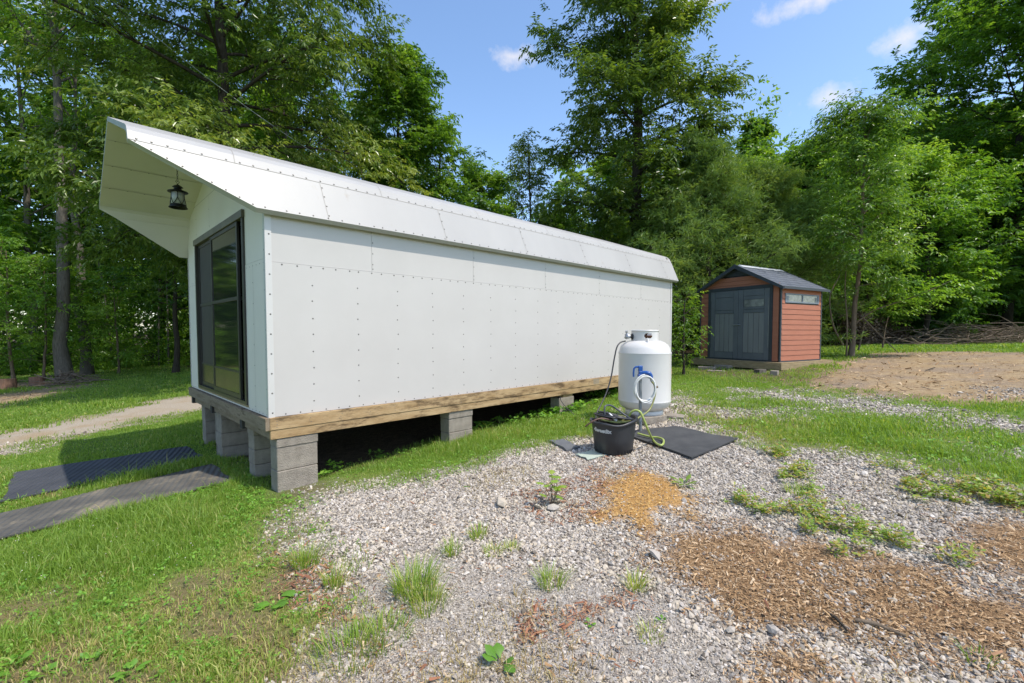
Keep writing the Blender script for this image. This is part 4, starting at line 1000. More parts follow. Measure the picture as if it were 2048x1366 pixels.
# mats, pavers
def sheet(name, pix, mat, label, cat, th=.012, group=None, lift=.03, sub=10, wav=.006, ribs=False):
    c = [np.array(at(*p)) for p in pix]; cen = sum(c) / 4; V = []; Fs = []
    nx, ny = sub * (4 if ribs else 2), sub * 2
    for j in range(ny + 1):
        for i in range(nx + 1):
            u, v = i / nx, j / ny; p = (c[0] * (1 - u) + c[1] * u) * (1 - v) + (c[3] * (1 - u) + c[2] * u) * v
            e = .012 * math.sin(u * 9 + v * 3) + .008 * math.sin(u * 23 + v * 11); ed = min(u, 1 - u, v, 1 - v) < .001
            if ed: p = p + np.array([e, e, 0])
            z = float(gz(p[0], p[1])) + lift + wav * math.sin(p[0] * 5 + 1) * math.cos(p[1] * 6)
            V.append((p[0], p[1], z))
    W = nx + 1; n = len(V)
    V += [(x, y, z - th) for x, y, z in V]
    for j in range(ny):
        for i in range(nx): q = j * W + i; Fs.append((q, q + 1, q + W + 1, q + W)); Fs.append((n + q, n + q + W, n + q + W + 1, n + q + 1))
    bd = [i for i in range(W)] + [j * W + nx for j in range(1, ny + 1)] + [ny * W + i for i in range(nx - 1, -1, -1)] + [j * W for j in range(ny - 1, 0, -1)]
    for a, b_ in zip(bd, bd[1:] + bd[:1]): Fs.append((a, a + n, b_ + n, b_))
    mb = MB(); V = [tuple(np.array(q) - cen) for q in V]; mb.add(V, Fs, 0, False)
    a = V[0]; 
    if (Vector(V[1]) - Vector(V[0])).cross(Vector(V[W]) - Vector(V[0])).z < 0: mb.f = [f[::-1] for f in mb.f]
    o = mb.build(name, mat); o.location = cen; HOLES.append(np.array([q[:2] for q in c]))
    return tag(o, label, cat, group)
def ribbed(name, c1, c2, spots):
    m = MAT(name, c1, c2, scale=2.5, rough=.7, spots=spots, spec=.3); nt = m.node_tree; N = nt.nodes; L = nt.links
    b = [n for n in N if n.type == 'BSDF_PRINCIPLED'][0]; tc = [n for n in N if n.type == 'TEX_COORD'][0]
    v = N.new('ShaderNodeTexVoronoi'); v.inputs['Scale'].default_value = 22; v.inputs['Randomness'].default_value = 0; L.new(tc.outputs['Object'], v.inputs['Vector'])
    w1 = N.new('ShaderNodeTexWave'); w1.inputs['Scale'].default_value = 5; w1.inputs['Distortion'].default_value = .3
    mp = N.new('ShaderNodeMapping'); mp.inputs['Rotation'].default_value = (0, 0, -rad(26)); L.new(tc.outputs['Object'], mp.inputs[0]); L.new(mp.outputs[0], w1.inputs['Vector'])
    ad = N.new('ShaderNodeMath'); ad.operation = 'ADD'; L.new(v.outputs['Distance'], ad.inputs[0]); L.new(w1.outputs['Fac'], ad.inputs[1])
    bp = N.new('ShaderNodeBump'); bp.inputs['Strength'].default_value = .7; bp.inputs['Distance'].default_value = .014; L.new(ad.outputs[0], bp.inputs['Height']); L.new(bp.outputs[0], b.inputs['Normal'])
    return m
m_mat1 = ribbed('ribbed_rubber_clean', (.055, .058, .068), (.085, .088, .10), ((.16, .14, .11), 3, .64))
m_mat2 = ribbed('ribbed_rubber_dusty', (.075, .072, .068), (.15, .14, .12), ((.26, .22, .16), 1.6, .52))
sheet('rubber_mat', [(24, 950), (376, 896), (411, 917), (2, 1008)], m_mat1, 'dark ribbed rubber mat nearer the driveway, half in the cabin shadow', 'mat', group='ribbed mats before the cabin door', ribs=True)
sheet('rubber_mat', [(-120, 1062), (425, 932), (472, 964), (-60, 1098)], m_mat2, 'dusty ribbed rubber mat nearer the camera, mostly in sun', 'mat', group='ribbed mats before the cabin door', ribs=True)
sheet('rubber_mat', [(1240, 868), (1352, 856), (1476, 882), (1384, 921)], m_rmat, 'smooth black rubber mat lying on the gravel right of the tub', 'mat', th=.016, wav=.010, lift=.03)
sheet('slate_paver', [(1097, 885), (1128, 883), (1160, 897), (1134, 905)], m_paver, 'dark slate paver in the gravel left of the tub', 'paver', th=.03, sub=4, wav=0)
sheet('plastic_board', [(1150, 912), (1195, 900), (1216, 912), (1176, 922)], m_board, 'thin pale green board half under the tub', 'board', th=.008, sub=4, wav=0, lift=.02)

# stumps, brush piles, sticks
def stump(px, py, w, h, label, rz):
    p = at(px, py); b = MB(); n = 18; r = np.random.default_rng(int(px)); pr = 1 + r.normal(0, .04, n); V = []
    for z, s in ((-.05, 1.06), (.06, 1.0), (h, .97), (h + .004, .90)):
        for k in range(n): a = 2 * math.pi * k / n; V.append((w / 2 * s * pr[k] * math.cos(a), w / 2 * s * pr[k] * math.sin(a), z + (.015 * math.cos(a + 1) if z >= h else 0)))
    Fs = [(i * n + k, i * n + (k + 1) % n, (i + 1) * n + (k + 1) % n, (i + 1) * n + k) for i in range(3) for k in range(n)]
    b.add(V, Fs); b.add(V[-n:], [list(range(n))]); o = b.build('log_section', m_log); o.location = p; o.rotation_euler = (0, 0, rz)
    return tag(o, label, 'log', 'cut logs standing at the wood edge')
stump(10, 778, .62, .36, 'wide reddish cut log standing at the left edge of the lawn', 0)
stump(74, 769, .44, .30, 'narrower reddish cut log standing between the wide log and the brush pile', 1)
def brush(name, px, py, rx, ry, h, n, label, seed, lmin=.4, lmax=1.3, cat='brush pile', rmax=.022):
    p = at(px, py); r = np.random.default_rng(seed); b = MB()
    Vs = []; Fs = []; T = []
    for i in range(n):
        x, y = r.normal(0, rx / 2), r.normal(0, ry / 2); f = math.exp(-(x / rx) ** 2 - (y / ry) ** 2); z = r.uniform(0, h * f) + .02
        a = r.uniform(0, 6.28); e = r.normal(0, .22); L_ = r.uniform(lmin, lmax); d = np.array([math.cos(a) * math.cos(e), math.sin(a) * math.cos(e), math.sin(e)])
        q = np.array([x, y, z]) - d * L_ / 2; bend = r.normal(0, .10, 3) * L_; rd = r.uniform(.004, rmax)
        pts = [q, q + d * L_ * .35 + bend * .7, q + d * L_ * .7 + bend, q + d * L_ + bend * .4]
        b.tube([tuple((*pt[:2], max(pt[2], .005))) for pt in pts], [rd, rd * .85, rd * .6, rd * .25], 5)
    o = b.build(name, MAT('brush_wood', (.11, .075, .05), (.25, .19, .14), scale=3, rough=.95)); o.location = p
    return tag(o, label, cat)
brush('brush_pile', 140, 768, .8, .6, .45, 90, 'small grey brush pile on the lawn beside the cut logs', 3)
brush('brush_pile', 1965, 688, 3.4, 1.2, .85, 330, 'long heap of brown cut branches at the edge of the right woods', 4, .8, 2.6)
brush('dead_twigs', 1850, 765, 5.5, 2.2, .02, 110, 'dead twigs scattered over the bare dirt right of the shed', 6, .08, .3, 'twigs', .006)['kind'] = 'stuff'
# thin cable across the trees
b = MB(); a_ = px3(180, -36, 12.6); c_ = px3(700, 352, 15.2); b.tube([a_ * (1 - u) + c_ * u - np.array([0, 0, .25 * math.sin(math.pi * u)]) for u in np.linspace(0, 1, 20)] + [np.array([c_[0] + 3.2, c_[1] + 2.0, 1.0])], .010, 6)
tag(b.build('overhead_cable', MAT('pale_cable', (.30, .31, .30), rough=.5)), 'thin pale cable slanting down in front of the big tree to behind the cabin', 'cable')
# sticks lying on the mulch
for i, (x0, y0, x1, y1, rr, lb) in enumerate(((1652, 1224, 1696, 1262, .007, 'dark stick lying on the brown wood chips'), (1710, 1240, 1812, 1272, .011, 'flat grey slat of wood lying on the brown wood chips'), (1870, 735, 1850, 742, .01, 'short dark stick on the bare dirt'))):
    b = MB(); p0 = at(x0, y0, .035); p1 = at(x1, y1, .03); b.tube([p0, (p0 * .6 + p1 * .4) + np.array([.01, .01, .005]), p1], [rr, rr * 1.1, rr * .6], 6)
    tag(b.build('wood_stick', m_barkt if i == 1 else m_barkd), lb, 'stick')

# ------------------------------------------------------------------ stones, chips, litter, grass
def inview(x, y, m=1.12):
    return np.abs(x) < y * m + 2.6
def ground_cover():
    r = np.random.default_rng(21)
    # coarse gravel
    n = 400000; x, y, d = scatter(n, r, 11, 1.7, 1.7); k = inview(x, y); x, y, d = x[k], y[k], d[k]
    z, Z = gsurf(x, y)
    w = Z['gravel'] * (1 - Z['fine'] * .86) * (1 - Z['brown'] * np.clip(.88 + .3 * wnoise(x, y, 9, 91), .6, .97)) * (1 - Z['orange'] * .93) * (1 - Z['drive'] * .7)
    k = (r.random(len(x)) < w ** 1.5 * np.clip(1.0 - .35 * (d - 6) / 5, .2, 1)) & clear_of(x, y, -.01); x, y, z, d = x[k], y[k], z[k], d[k]
    size = (.011 + .017 * r.random(len(x)) ** 1.6 + .016 * (r.random(len(x)) > .97)) * np.clip(d / 4.5, 1, 1.6)
    tag(stones('gravel_stones', x, y, z, size, r, m_stone, sink=.12), 'pale grey crushed gravel stones covering the yard', 'gravel', kind='stuff')
    # fine gravel
    n = 200000; x, y, d = scatter(n, r, 5.2, 1.6, 1.2); k = inview(x, y); x, y, d = x[k], y[k], d[k]; z, Z = gsurf(x, y)
    k = (r.random(len(x)) < Z['gravel'] * np.clip(Z['fine'] + .12, 0, 1) * (1 - Z['brown'] * .8)) & clear_of(x, y); x, y, z = x[k], y[k], z[k]
    tag(stones('gravel_chippings', x, y, z, .005 + .009 * r.random(len(x)) ** 1.5, r, m_stone, OCT, OCTF, sink=.05), 'fine grey chippings in the foreground', 'gravel', kind='stuff')
    # larger single rocks
    # chips
    def chips(name, key, n, mat, label, L0, L1, cat='wood chips', dmax=7.5, dens=1.0, extra=0.0, pw=1.3):
        x, y, d = scatter(n, r, dmax, 1.7, pw); k = inview(x, y); x, y = x[k], y[k]; z, Z = gsurf(x, y); wt = Z[key] + extra * Z['gravel'] * np.clip(1 + 2.2 * wnoise(x, y, 4.5, 66), 0, 4)
        k = (r.random(len(x)) < wt * dens) & clear_of(x, y); x, y, z = x[k], y[k], z[k]; m = len(x)
        L_ = r.uniform(L0, L1, m) * r.choice([.6, 1, 1.6], m, p=[.4, .45, .15]); W = L_ * r.uniform(.12, .35, m); a = r.uniform(0, 6.283, m); tl = r.normal(0, .28, m); t2 = r.normal(0, .4, m)
        dx = np.stack([np.cos(a), np.sin(a), tl], 1); dy = np.stack([-np.sin(a), np.cos(a), t2], 1)
        c = np.stack([x, y, z + .004 + .5 * np.abs(tl) * L_ + r.random(m) * .012], 1)
        base = np.array([(-.5, -.5, 0), (.5, -.35, 0), (.5, .3, 0), (-.5, .5, 0), (0, 0, .5)]); V = c[:, None] + base[None, :, 0:1] * dx[:, None] * L_[:, None, None] + base[None, :, 1:2] * dy[:, None] * W[:, None, None] + base[None, :, 2:3] * np.array([0, 0, 1.0]) * W[:, None, None] * .5
        fc = np.array([(0, 1, 4), (1, 2, 4), (2, 3, 4), (3, 0, 4), (0, 3, 2), (0, 2, 1)])
        t = np.repeat(r.random(m), 5)
        tag(npmesh(name, V.reshape(-1, 3), (fc[None] + (np.arange(m) * 5)[:, None, None]).reshape(-1, 3), mat, col=np.stack([t, t, t], 1)), label, cat, kind='stuff')
    chips('fresh_wood_chips', 'orange', 190000, m_chipo, 'bright orange fresh wood chips heaped between the gravel and the brown mulch', .009, .024)
    chips('old_wood_chips', 'brown', 420000, m_chipb, 'brown weathered wood chips spread over the right foreground', .007, .024, dens=.97, dmax=8, pw=1.5, extra=.035)
    chips('dead_leaf_litter', 'litter', 200000, m_litter, 'reddish dead leaves lying on the gravel near the tub', .012, .032, 'leaf litter', dens=1.0, extra=.012)
    chips('dirt_debris', 'dirt', 60000, m_chipb, 'pale twigs and bark scraps on the bare dirt', .025, .08, 'debris', dmax=24, dens=.5, pw=1.0)
    # grass
    def blades(name, n, dmin, dmax, pw, hl, hh, wd, label, seed, key='grass', thr=1.0, mat=m_grass, lean=.45, xr=None):
        r = np.random.default_rng(seed); x, y, d = scatter(n, r, dmax, dmin, pw); k = inview(x, y); x, y, d = x[k], y[k], d[k]; z, Z = gsurf(x, y)
        tall = np.clip(.75 + .6 * wnoise(x, y, 1.7, 31) + .4 * wnoise(x, y, 6, 32), .5, 1.7) * np.clip(np.hypot(x + 2.1, y - 4.35) / .9, .28, 1)
        k = (r.random(len(x)) < Z[key] ** 1.3 * thr) & clear_of(x, y, .03); x, y, z, d, tall = x[k], y[k], z[k], d[k], tall[k]; pt = Z['patch'][k]; m = len(x)
        h = r.uniform(hl, hh, m) * tall * (1 - .35 * pt); w = wd * r.uniform(.6, 1.3, m) * (1 + .0 * d); a = r.uniform(0, 6.283, m); ln = np.abs(r.normal(lean, .3, m)); fa = a + r.normal(0, .5, m)
        wx, wy = -np.sin(a) * w / 2, np.cos(a) * w / 2; lx, ly = np.cos(fa) * h * ln, np.sin(fa) * h * ln
        z0 = z - .006
        V = np.stack([np.stack([x - wx, y - wy, z0], 1), np.stack([x + wx, y + wy, z0], 1),
                      np.stack([x - wx * .8 + lx * .35, y - wy * .8 + ly * .35, z0 + h * .6], 1), np.stack([x + wx * .8 + lx * .35, y + wy * .8 + ly * .35, z0 + h * .6], 1),
                      np.stack([x + lx, y + ly, z0 + h * np.clip(1 - ln * .25, .55, 1)], 1)], 1).reshape(-1, 3)
        fc = np.array([(0, 1, 3), (0, 3, 2), (2, 3, 4)])
        dry = np.clip(.12 + .5 * pt + .12 * wnoise(x, y, 3, 33), 0, 1); t = np.clip(r.random(m) * .55 + (r.random(m) < dry) * .45, 0, 1); t = np.repeat(t, 5)
        return tag(npmesh(name, V, (fc[None] + (np.arange(m) * 5)[:, None, None]).reshape(-1, 3), mat, col=np.stack([t, t, t], 1)), label, 'grass', kind='stuff')
    blades('lawn_grass', 520000, 1.6, 6.5, 1.15, .035, .10, .0045, 'lush green lawn grass in the foreground and by the mats', 41)
    blades('coarse_grass', 26000, 1.6, 8, 1.15, .08, .17, .006, 'longer pale grass blades standing out of the lawn', 45, lean=.7)
    blades('lawn_grass', 340000, 6.0, 14, 1.0, .035, .085, .010, 'mid-distance lawn grass round the cabin and shed', 42, lean=.35)
    blades('lawn_grass', 260000, 12, 32, 1.0, .05, .11, .022, 'far lawn grass up to the edge of the woods', 43, lean=.3)
    blades('dry_grass', 150000, 1.6, 8, 1.15, .03, .08, .0042, 'straw-coloured dry grass in the worn patches of lawn', 46, key='patch', thr=.75, mat=m_dry, lean=.9)
    # clover and low leaves
    def clover(name, n, dmin, dmax, size, label, seed, wfun, mat=m_clover, hmax=.05, groups=3, asp=.9):
        r = np.random.default_rng(seed); x, y, d = scatter(n, r, dmax, dmin, 1.2); k = inview(x, y); x, y, d = x[k], y[k], d[k]; z, Z = gsurf(x, y)
        k = (r.random(len(x)) < wfun(x, y, Z)) & clear_of(x, y, -.0); x, y, z, d = x[k], y[k], z[k], d[k]; m = len(x); hz = r.uniform(.01, hmax, m)
        Vs = []; T = []
        s = size * r.uniform(.6, 1.3, m) * np.clip(d / 4, 1, 2); a0 = r.uniform(0, 6.28, m)
        for g in range(groups):
            a = a0 + 2 * math.pi * g / groups; tl = r.normal(.15, .3, m); dx = np.stack([np.cos(a), np.sin(a), tl], 1); dy = np.stack([-np.sin(a), np.cos(a), r.normal(0, .3, m)], 1)
            c = np.stack([x, y, z + hz], 1)
            Vs.append(np.stack([c, c + (dx * .55 + dy * .42 * asp) * s[:, None], c + dx * s[:, None], c + (dx * .55 - dy * .42 * asp) * s[:, None]], 1)); t = r.random(m); T.append(np.repeat(t, 4))
        V = np.concatenate(Vs).reshape(-1, 3); q = np.arange(len(V) // 4) * 4; t = np.concatenate(T)
        return tag(npmesh(name, V, q[:, None] + np.array([0, 1, 2, 3])[None], mat, col=np.stack([t, t, t], 1)), label, 'ground cover', kind='stuff')
    cl = poly([(480, 985), (640, 1000), (620, 1080), (560, 1160), (430, 1240), (250, 1300), (0, 1400), (-200, 1300), (0, 1180), (250, 1130), (420, 1060)])
    clover('clover_patch', 70000, 1.6, 8, .018, 'low clover leaves mixed into the foreground grass', 51, lambda x, y, Z: Z['grass'] * np.clip(.10 + .8 * np.clip(sdf(cl, x, y) / .4 + .5, 0, 1) + .5 * (wnoise(x, y, 2, 55) - .3), .04, 1))
    wd = [poly([(1540, 905), (1620, 930), (1640, 985), (1720, 1050), (1830, 1080), (1950, 1120), (1940, 1150), (1800, 1120), (1680, 1100), (1560, 1050), (1430, 1000), (1440, 985), (1560, 1010), (1600, 980), (1560, 935)]), poly([(1770, 940), (1900, 960), (2060, 985), (2200, 1010), (2200, 1080), (2050, 1050), (1960, 1010), (1850, 1010), (1770, 965)])]
    def wf(x, y, Z):
        s = np.maximum(sdf(wd[0], x, y), sdf(wd[1], x, y)); return np.clip((s + .10 * wnoise(x, y, 6, 58)) / .12 + .4, 0, 1) * np.clip(.12 + .45 * wnoise(x, y, 7, 57) + .9 * wnoise(x, y, 19, 56) + .6 * wnoise(x, y, 47, 54), 0, 1)
    clover('weed_patch', 260000, 2.2, 8, .030, 'yellow-green weeds growing through the gravel on the right', 52, wf, mat=m_weed, hmax=.10, groups=4, asp=.55)
    vz = poly([(630, 955), (720, 925), (900, 878), (1100, 836), (1235, 800), (1235, 775), (1000, 815), (700, 875), (620, 900)])
    clover('ivy_undergrowth', 60000, 4, 10, .038, 'leafy weeds growing in the shade under the edge of the cabin', 53, lambda x, y, Z: np.clip(sdf(vz, x, y) / .15 + .5, 0, 1) * np.clip(.35 + .8 * wnoise(x, y, 3, 59), 0, 1) * .55, hmax=.11, groups=4, asp=.8)
    r = np.random.default_rng(60)
    x, y, d = scatter(16000, r, 9, 1.8, 1.2); z, Z = gsurf(x, y); k = (r.random(len(x)) < Z['grass'] * np.clip(-.02 + .4 * wnoise(x, y, 1.5, 61), 0, .25)) & inview(x, y) & clear_of(x, y)
    tag(stones('clover_flowers', x[k], y[k], z[k] + .045, np.full(k.sum(), .007), r, m_flower, OCT, OCTF, flat=(.9, 1.1)), 'small pale clover flowers dotted through the grass', 'flowers', kind='stuff')
ground_cover()

# individual tufts and weeds on the gravel
def tuft_mesh(seed, n=60, h=.12, spread=.05, w=.004, dry=.2):
    r = np.random.default_rng(seed); a = r.uniform(0, 6.28, n); rr = spread * np.sqrt(r.random(n)); x, y = rr * np.cos(a), rr * np.sin(a); H = h * r.uniform(.45, 1.1, n); ln = r.uniform(.15, .9, n); fa = a + r.normal(0, .5, n)
    V = []; k5 = []
    px_, py_ = -np.sin(fa) * w / 2, np.cos(fa) * w / 2
    for u, ww in ((0, 1), (.4, .9), (.75, .6)):
        lx = np.cos(fa) * H * ln * u ** 1.7; ly = np.sin(fa) * H * ln * u ** 1.7; zz = H * (u - .25 * ln * u * u) - .004
        V += [np.stack([x + lx - px_ * ww, y + ly - py_ * ww, zz], 1), np.stack([x + lx + px_ * ww, y + ly + py_ * ww, zz], 1)]
    V.append(np.stack([x + np.cos(fa) * H * ln, y + np.sin(fa) * H * ln, H * (1 - .3 * ln)], 1))
    V = np.stack(V, 1).reshape(-1, 3); fc = np.array([(0, 1, 3), (0, 3, 2), (2, 3, 5), (2, 5, 4), (4, 5, 6)])
    t = np.repeat(np.where(r.random(n) < dry, r.uniform(.7, 1, n), r.uniform(0, .6, n)), 7)
    return V, (fc[None] + (np.arange(n) * 7)[:, None, None]).reshape(-1, 3), np.stack([t, t, t], 1)
for i, (px, py, h, sp, n, lb) in enumerate([
    (612, 1130, .17, .085, 150, 'thick bright grass tuft at the left border of the gravel'),
    (668, 1172, .15, .06, 90, 'grass tuft with a brown base, between the thick tuft and the widest one'),
    (830, 1185, .19, .12, 300, 'widest tall grass clump in the middle of the gravel'),
    (855, 1215, .14, .10, 160, 'low yellow-green grass clump at the foot of the widest clump'),
    (903, 1108, .12, .06, 80, 'sparse small grass tuft above the widest clump'),
    (957, 1075, .11, .06, 90, 'dense little grass tuft on the coarse gravel'),
    (985, 1108, .08, .06, 70, 'low yellowish grass tuft just below the dense little one'),
    (1024, 1100, .07, .05, 60, 'brownish grass tuft on the gravel left of the vine seedling'),
    (1102, 1170, .13, .08, 110, 'dark green grass tuft with spreading blades on the chippings'),
    (1272, 1175, .11, .065, 100, 'grass tuft at the left margin of the brown wood chips'),
    (1300, 1272, .06, .07, 70, 'low mossy tuft on the chippings below the brown mulch'),
    (1600, 985, .09, .12, 160, 'grass clump among the weeds on the right gravel'),
    (1955, 1330, .09, .05, 30, 'thin grass tuft in the lower right of the mulch'),
    (760, 1275, .10, .16, 220, 'broad low grass clump in the bottom foreground'),
    (700, 1310, .12, .16, 220, 'broad feathery grass clump nearest the bottom of the picture'),
    (1165, 872, .10, .10, 120, 'grass tuft behind the dark slate paver'),
    (1590, 752, .22, .12, 90, 'tall pale weed tuft at the shed platform corner')]):
    V, Fc, t = tuft_mesh(100 + i, n, h, sp, .0045, .5 if 'brown' in lb or 'yellow' in lb else .2)
    o = npmesh('grass_tuft', V, Fc, m_grass, col=t); o.location = at(px, py); tag(o, lb, 'grass tuft', 'grass tufts growing on the gravel')
def rosette(px, py, n, L_, w, up, label, name='weed_seedling', mat=m_weed, stem=.0, lobes=False, group='broad-leaved weeds on the gravel', tint=.3, seed=0):
    r = np.random.default_rng(int(px + py) + seed); V = []; Fs = []; T = []
    st = MB()
    for k in range(n):
        a = 2 * math.pi * k / n + r.normal(0, .35); e = up + r.normal(0, .15); l = L_ * r.uniform(.7, 1.2); ww = w * r.uniform(.8, 1.2)
        d = np.array([math.cos(a) * math.cos(e), math.sin(a) * math.cos(e), math.sin(e)]); s = np.array([-math.sin(a), math.cos(a), 0]); nn = np.cross(d, s)
        base = np.array([0, 0, .004]) if stem == 0 else np.array([r.normal(0, .03), r.normal(0, .03), stem * r.uniform(.25, 1)])
        if stem: st.tube([(0, 0, 0), tuple(base * np.array([.6, .6, .5])), tuple(base + d * l * .25)], .0022, 5)
        prof = [(0, .05), (.25, .45), (.45, 1), (.6, .55 if lobes else .95), (.75, .85 if lobes else .7), (1, .03)]
        b0 = len(V)
        for u, q in prof:
            c = base + d * l * (.2 + .8 * u) + np.array([0, 0, -.35 * l * u * u * math.cos(e)]) ; V += [c - s * ww / 2 * q + nn * -.12 * ww * q, c, c + s * ww / 2 * q + nn * -.12 * ww * q]
        for i in range(len(prof) - 1): Fs += [(b0 + i * 3, b0 + i * 3 + 1, b0 + i * 3 + 4, b0 + i * 3 + 3), (b0 + i * 3 + 1, b0 + i * 3 + 2, b0 + i * 3 + 5, b0 + i * 3 + 4)]
        T += [min(1, max(0, tint + r.normal(0, .12)))] * (3 * len(prof))
    T = np.array(T); root = empty(name, at(px, py), 0, label=label, cat='weed', group=group)
    npmesh('leaves', np.array(V), np.array(Fs), mat, root, col=np.stack([T, T, T], 1), smooth=True)
    if stem: st.build('stems', m_barkt, root)
    return root
rosette(1105, 1010, 13, .10, .085, .45, 'lobed vine seedling with light green leaves standing over the red leaf litter', 'vine_seedling', stem=.25, lobes=True, tint=.35)
rosette(1368, 972, 11, .17, .035, .55, 'rosette weed with long pointed leaves beside the orange wood chips', tint=.15)
rosette(1002, 1330, 5, .11, .05, .7, 'small seedling with paddle leaves on the bottom chippings', tint=.2, mat=m_clover)
rosette(548, 1212, 5, .10, .05, .35, 'tall broad-leaved seedling in the dry grass at the bottom left', tint=.4, mat=m_clover)
rosette(585, 1200, 4, .12, .07, .4, 'wide-leaved weed right of the tall seedling at the bottom left', tint=.3, mat=m_clover)
rosette(262, 1345, 7, .09, .035, .6, 'cluster of paddle-shaped leaves at the bottom edge of the lawn', tint=.5, mat=m_clover)
rosette(90, 1352, 6, .09, .04, .6, 'bright paddle-leaved weed in the bottom left corner', tint=.55, mat=m_clover)
rosette(185, 1322, 5, .08, .035, .7, 'paddle-leaved weed between the corner weed and the leaf cluster', tint=.5, mat=m_clover, seed=4)
rosette(24, 1335, 5, .10, .045, .7, 'large bright leaves at the extreme bottom left', tint=.5, mat=m_clover, seed=9)
rosette(935, 975, 5, .04, .03, .5, 'tiny green seedling on the gravel left of the vine seedling', tint=.1, mat=m_clover)
rosette(625, 1065, 5, .05, .03, .5, 'tiny seedling at the grass border left of the coarse gravel', tint=.2, mat=m_clover)
rosette(1325, 1050 + 195, 4, .04, .02, .7, 'small green sprig on the gravel under the brown mulch', tint=.2, mat=m_clover)
rosette(1180, 1250, 4, .04, .025, .6, 'little sprig on the chippings left of the mossy tuft', tint=.3, mat=m_clover)
for i, (x, y, s, lb) in enumerate([(1003, 1012, .13, 'pale triangular rock leaning among the gravel'), (1105, 1022, .09, 'grey rock at the foot of the vine seedling'), (1076, 1018, .07, 'bluish rock left of the vine seedling'),
    (1312, 1118, .09, 'blocky rock on the gravel beside the brown chips'), (1430, 1122, .05, 'flat pale stone on the brown chips'), (1592, 1118, .05, 'pale stone in the upper part of the brown chips'), (1656, 1205, .06, 'grey stone beside the dark stick'),
    (1702, 1196, .055, 'pale stone right of the dark stick'), (1785, 1210, .045, 'small grey stone in the right of the mulch'), (1545, 1270, .06, 'blue-grey stone at the lower border of the mulch'), (1460, 1268, .05, 'wedge stone at the lower left border of the mulch')]):
    p = at(x, y); r = np.random.default_rng(300 + i); o = stones('loose_rock', np.zeros(1), np.zeros(1), np.zeros(1), np.array([s]), r, m_stone, tint=np.array([r.uniform(.35, .8)])); o.location = (p[0], p[1], p[2] + .018); tag(o, lb, 'rock', 'single larger rocks')

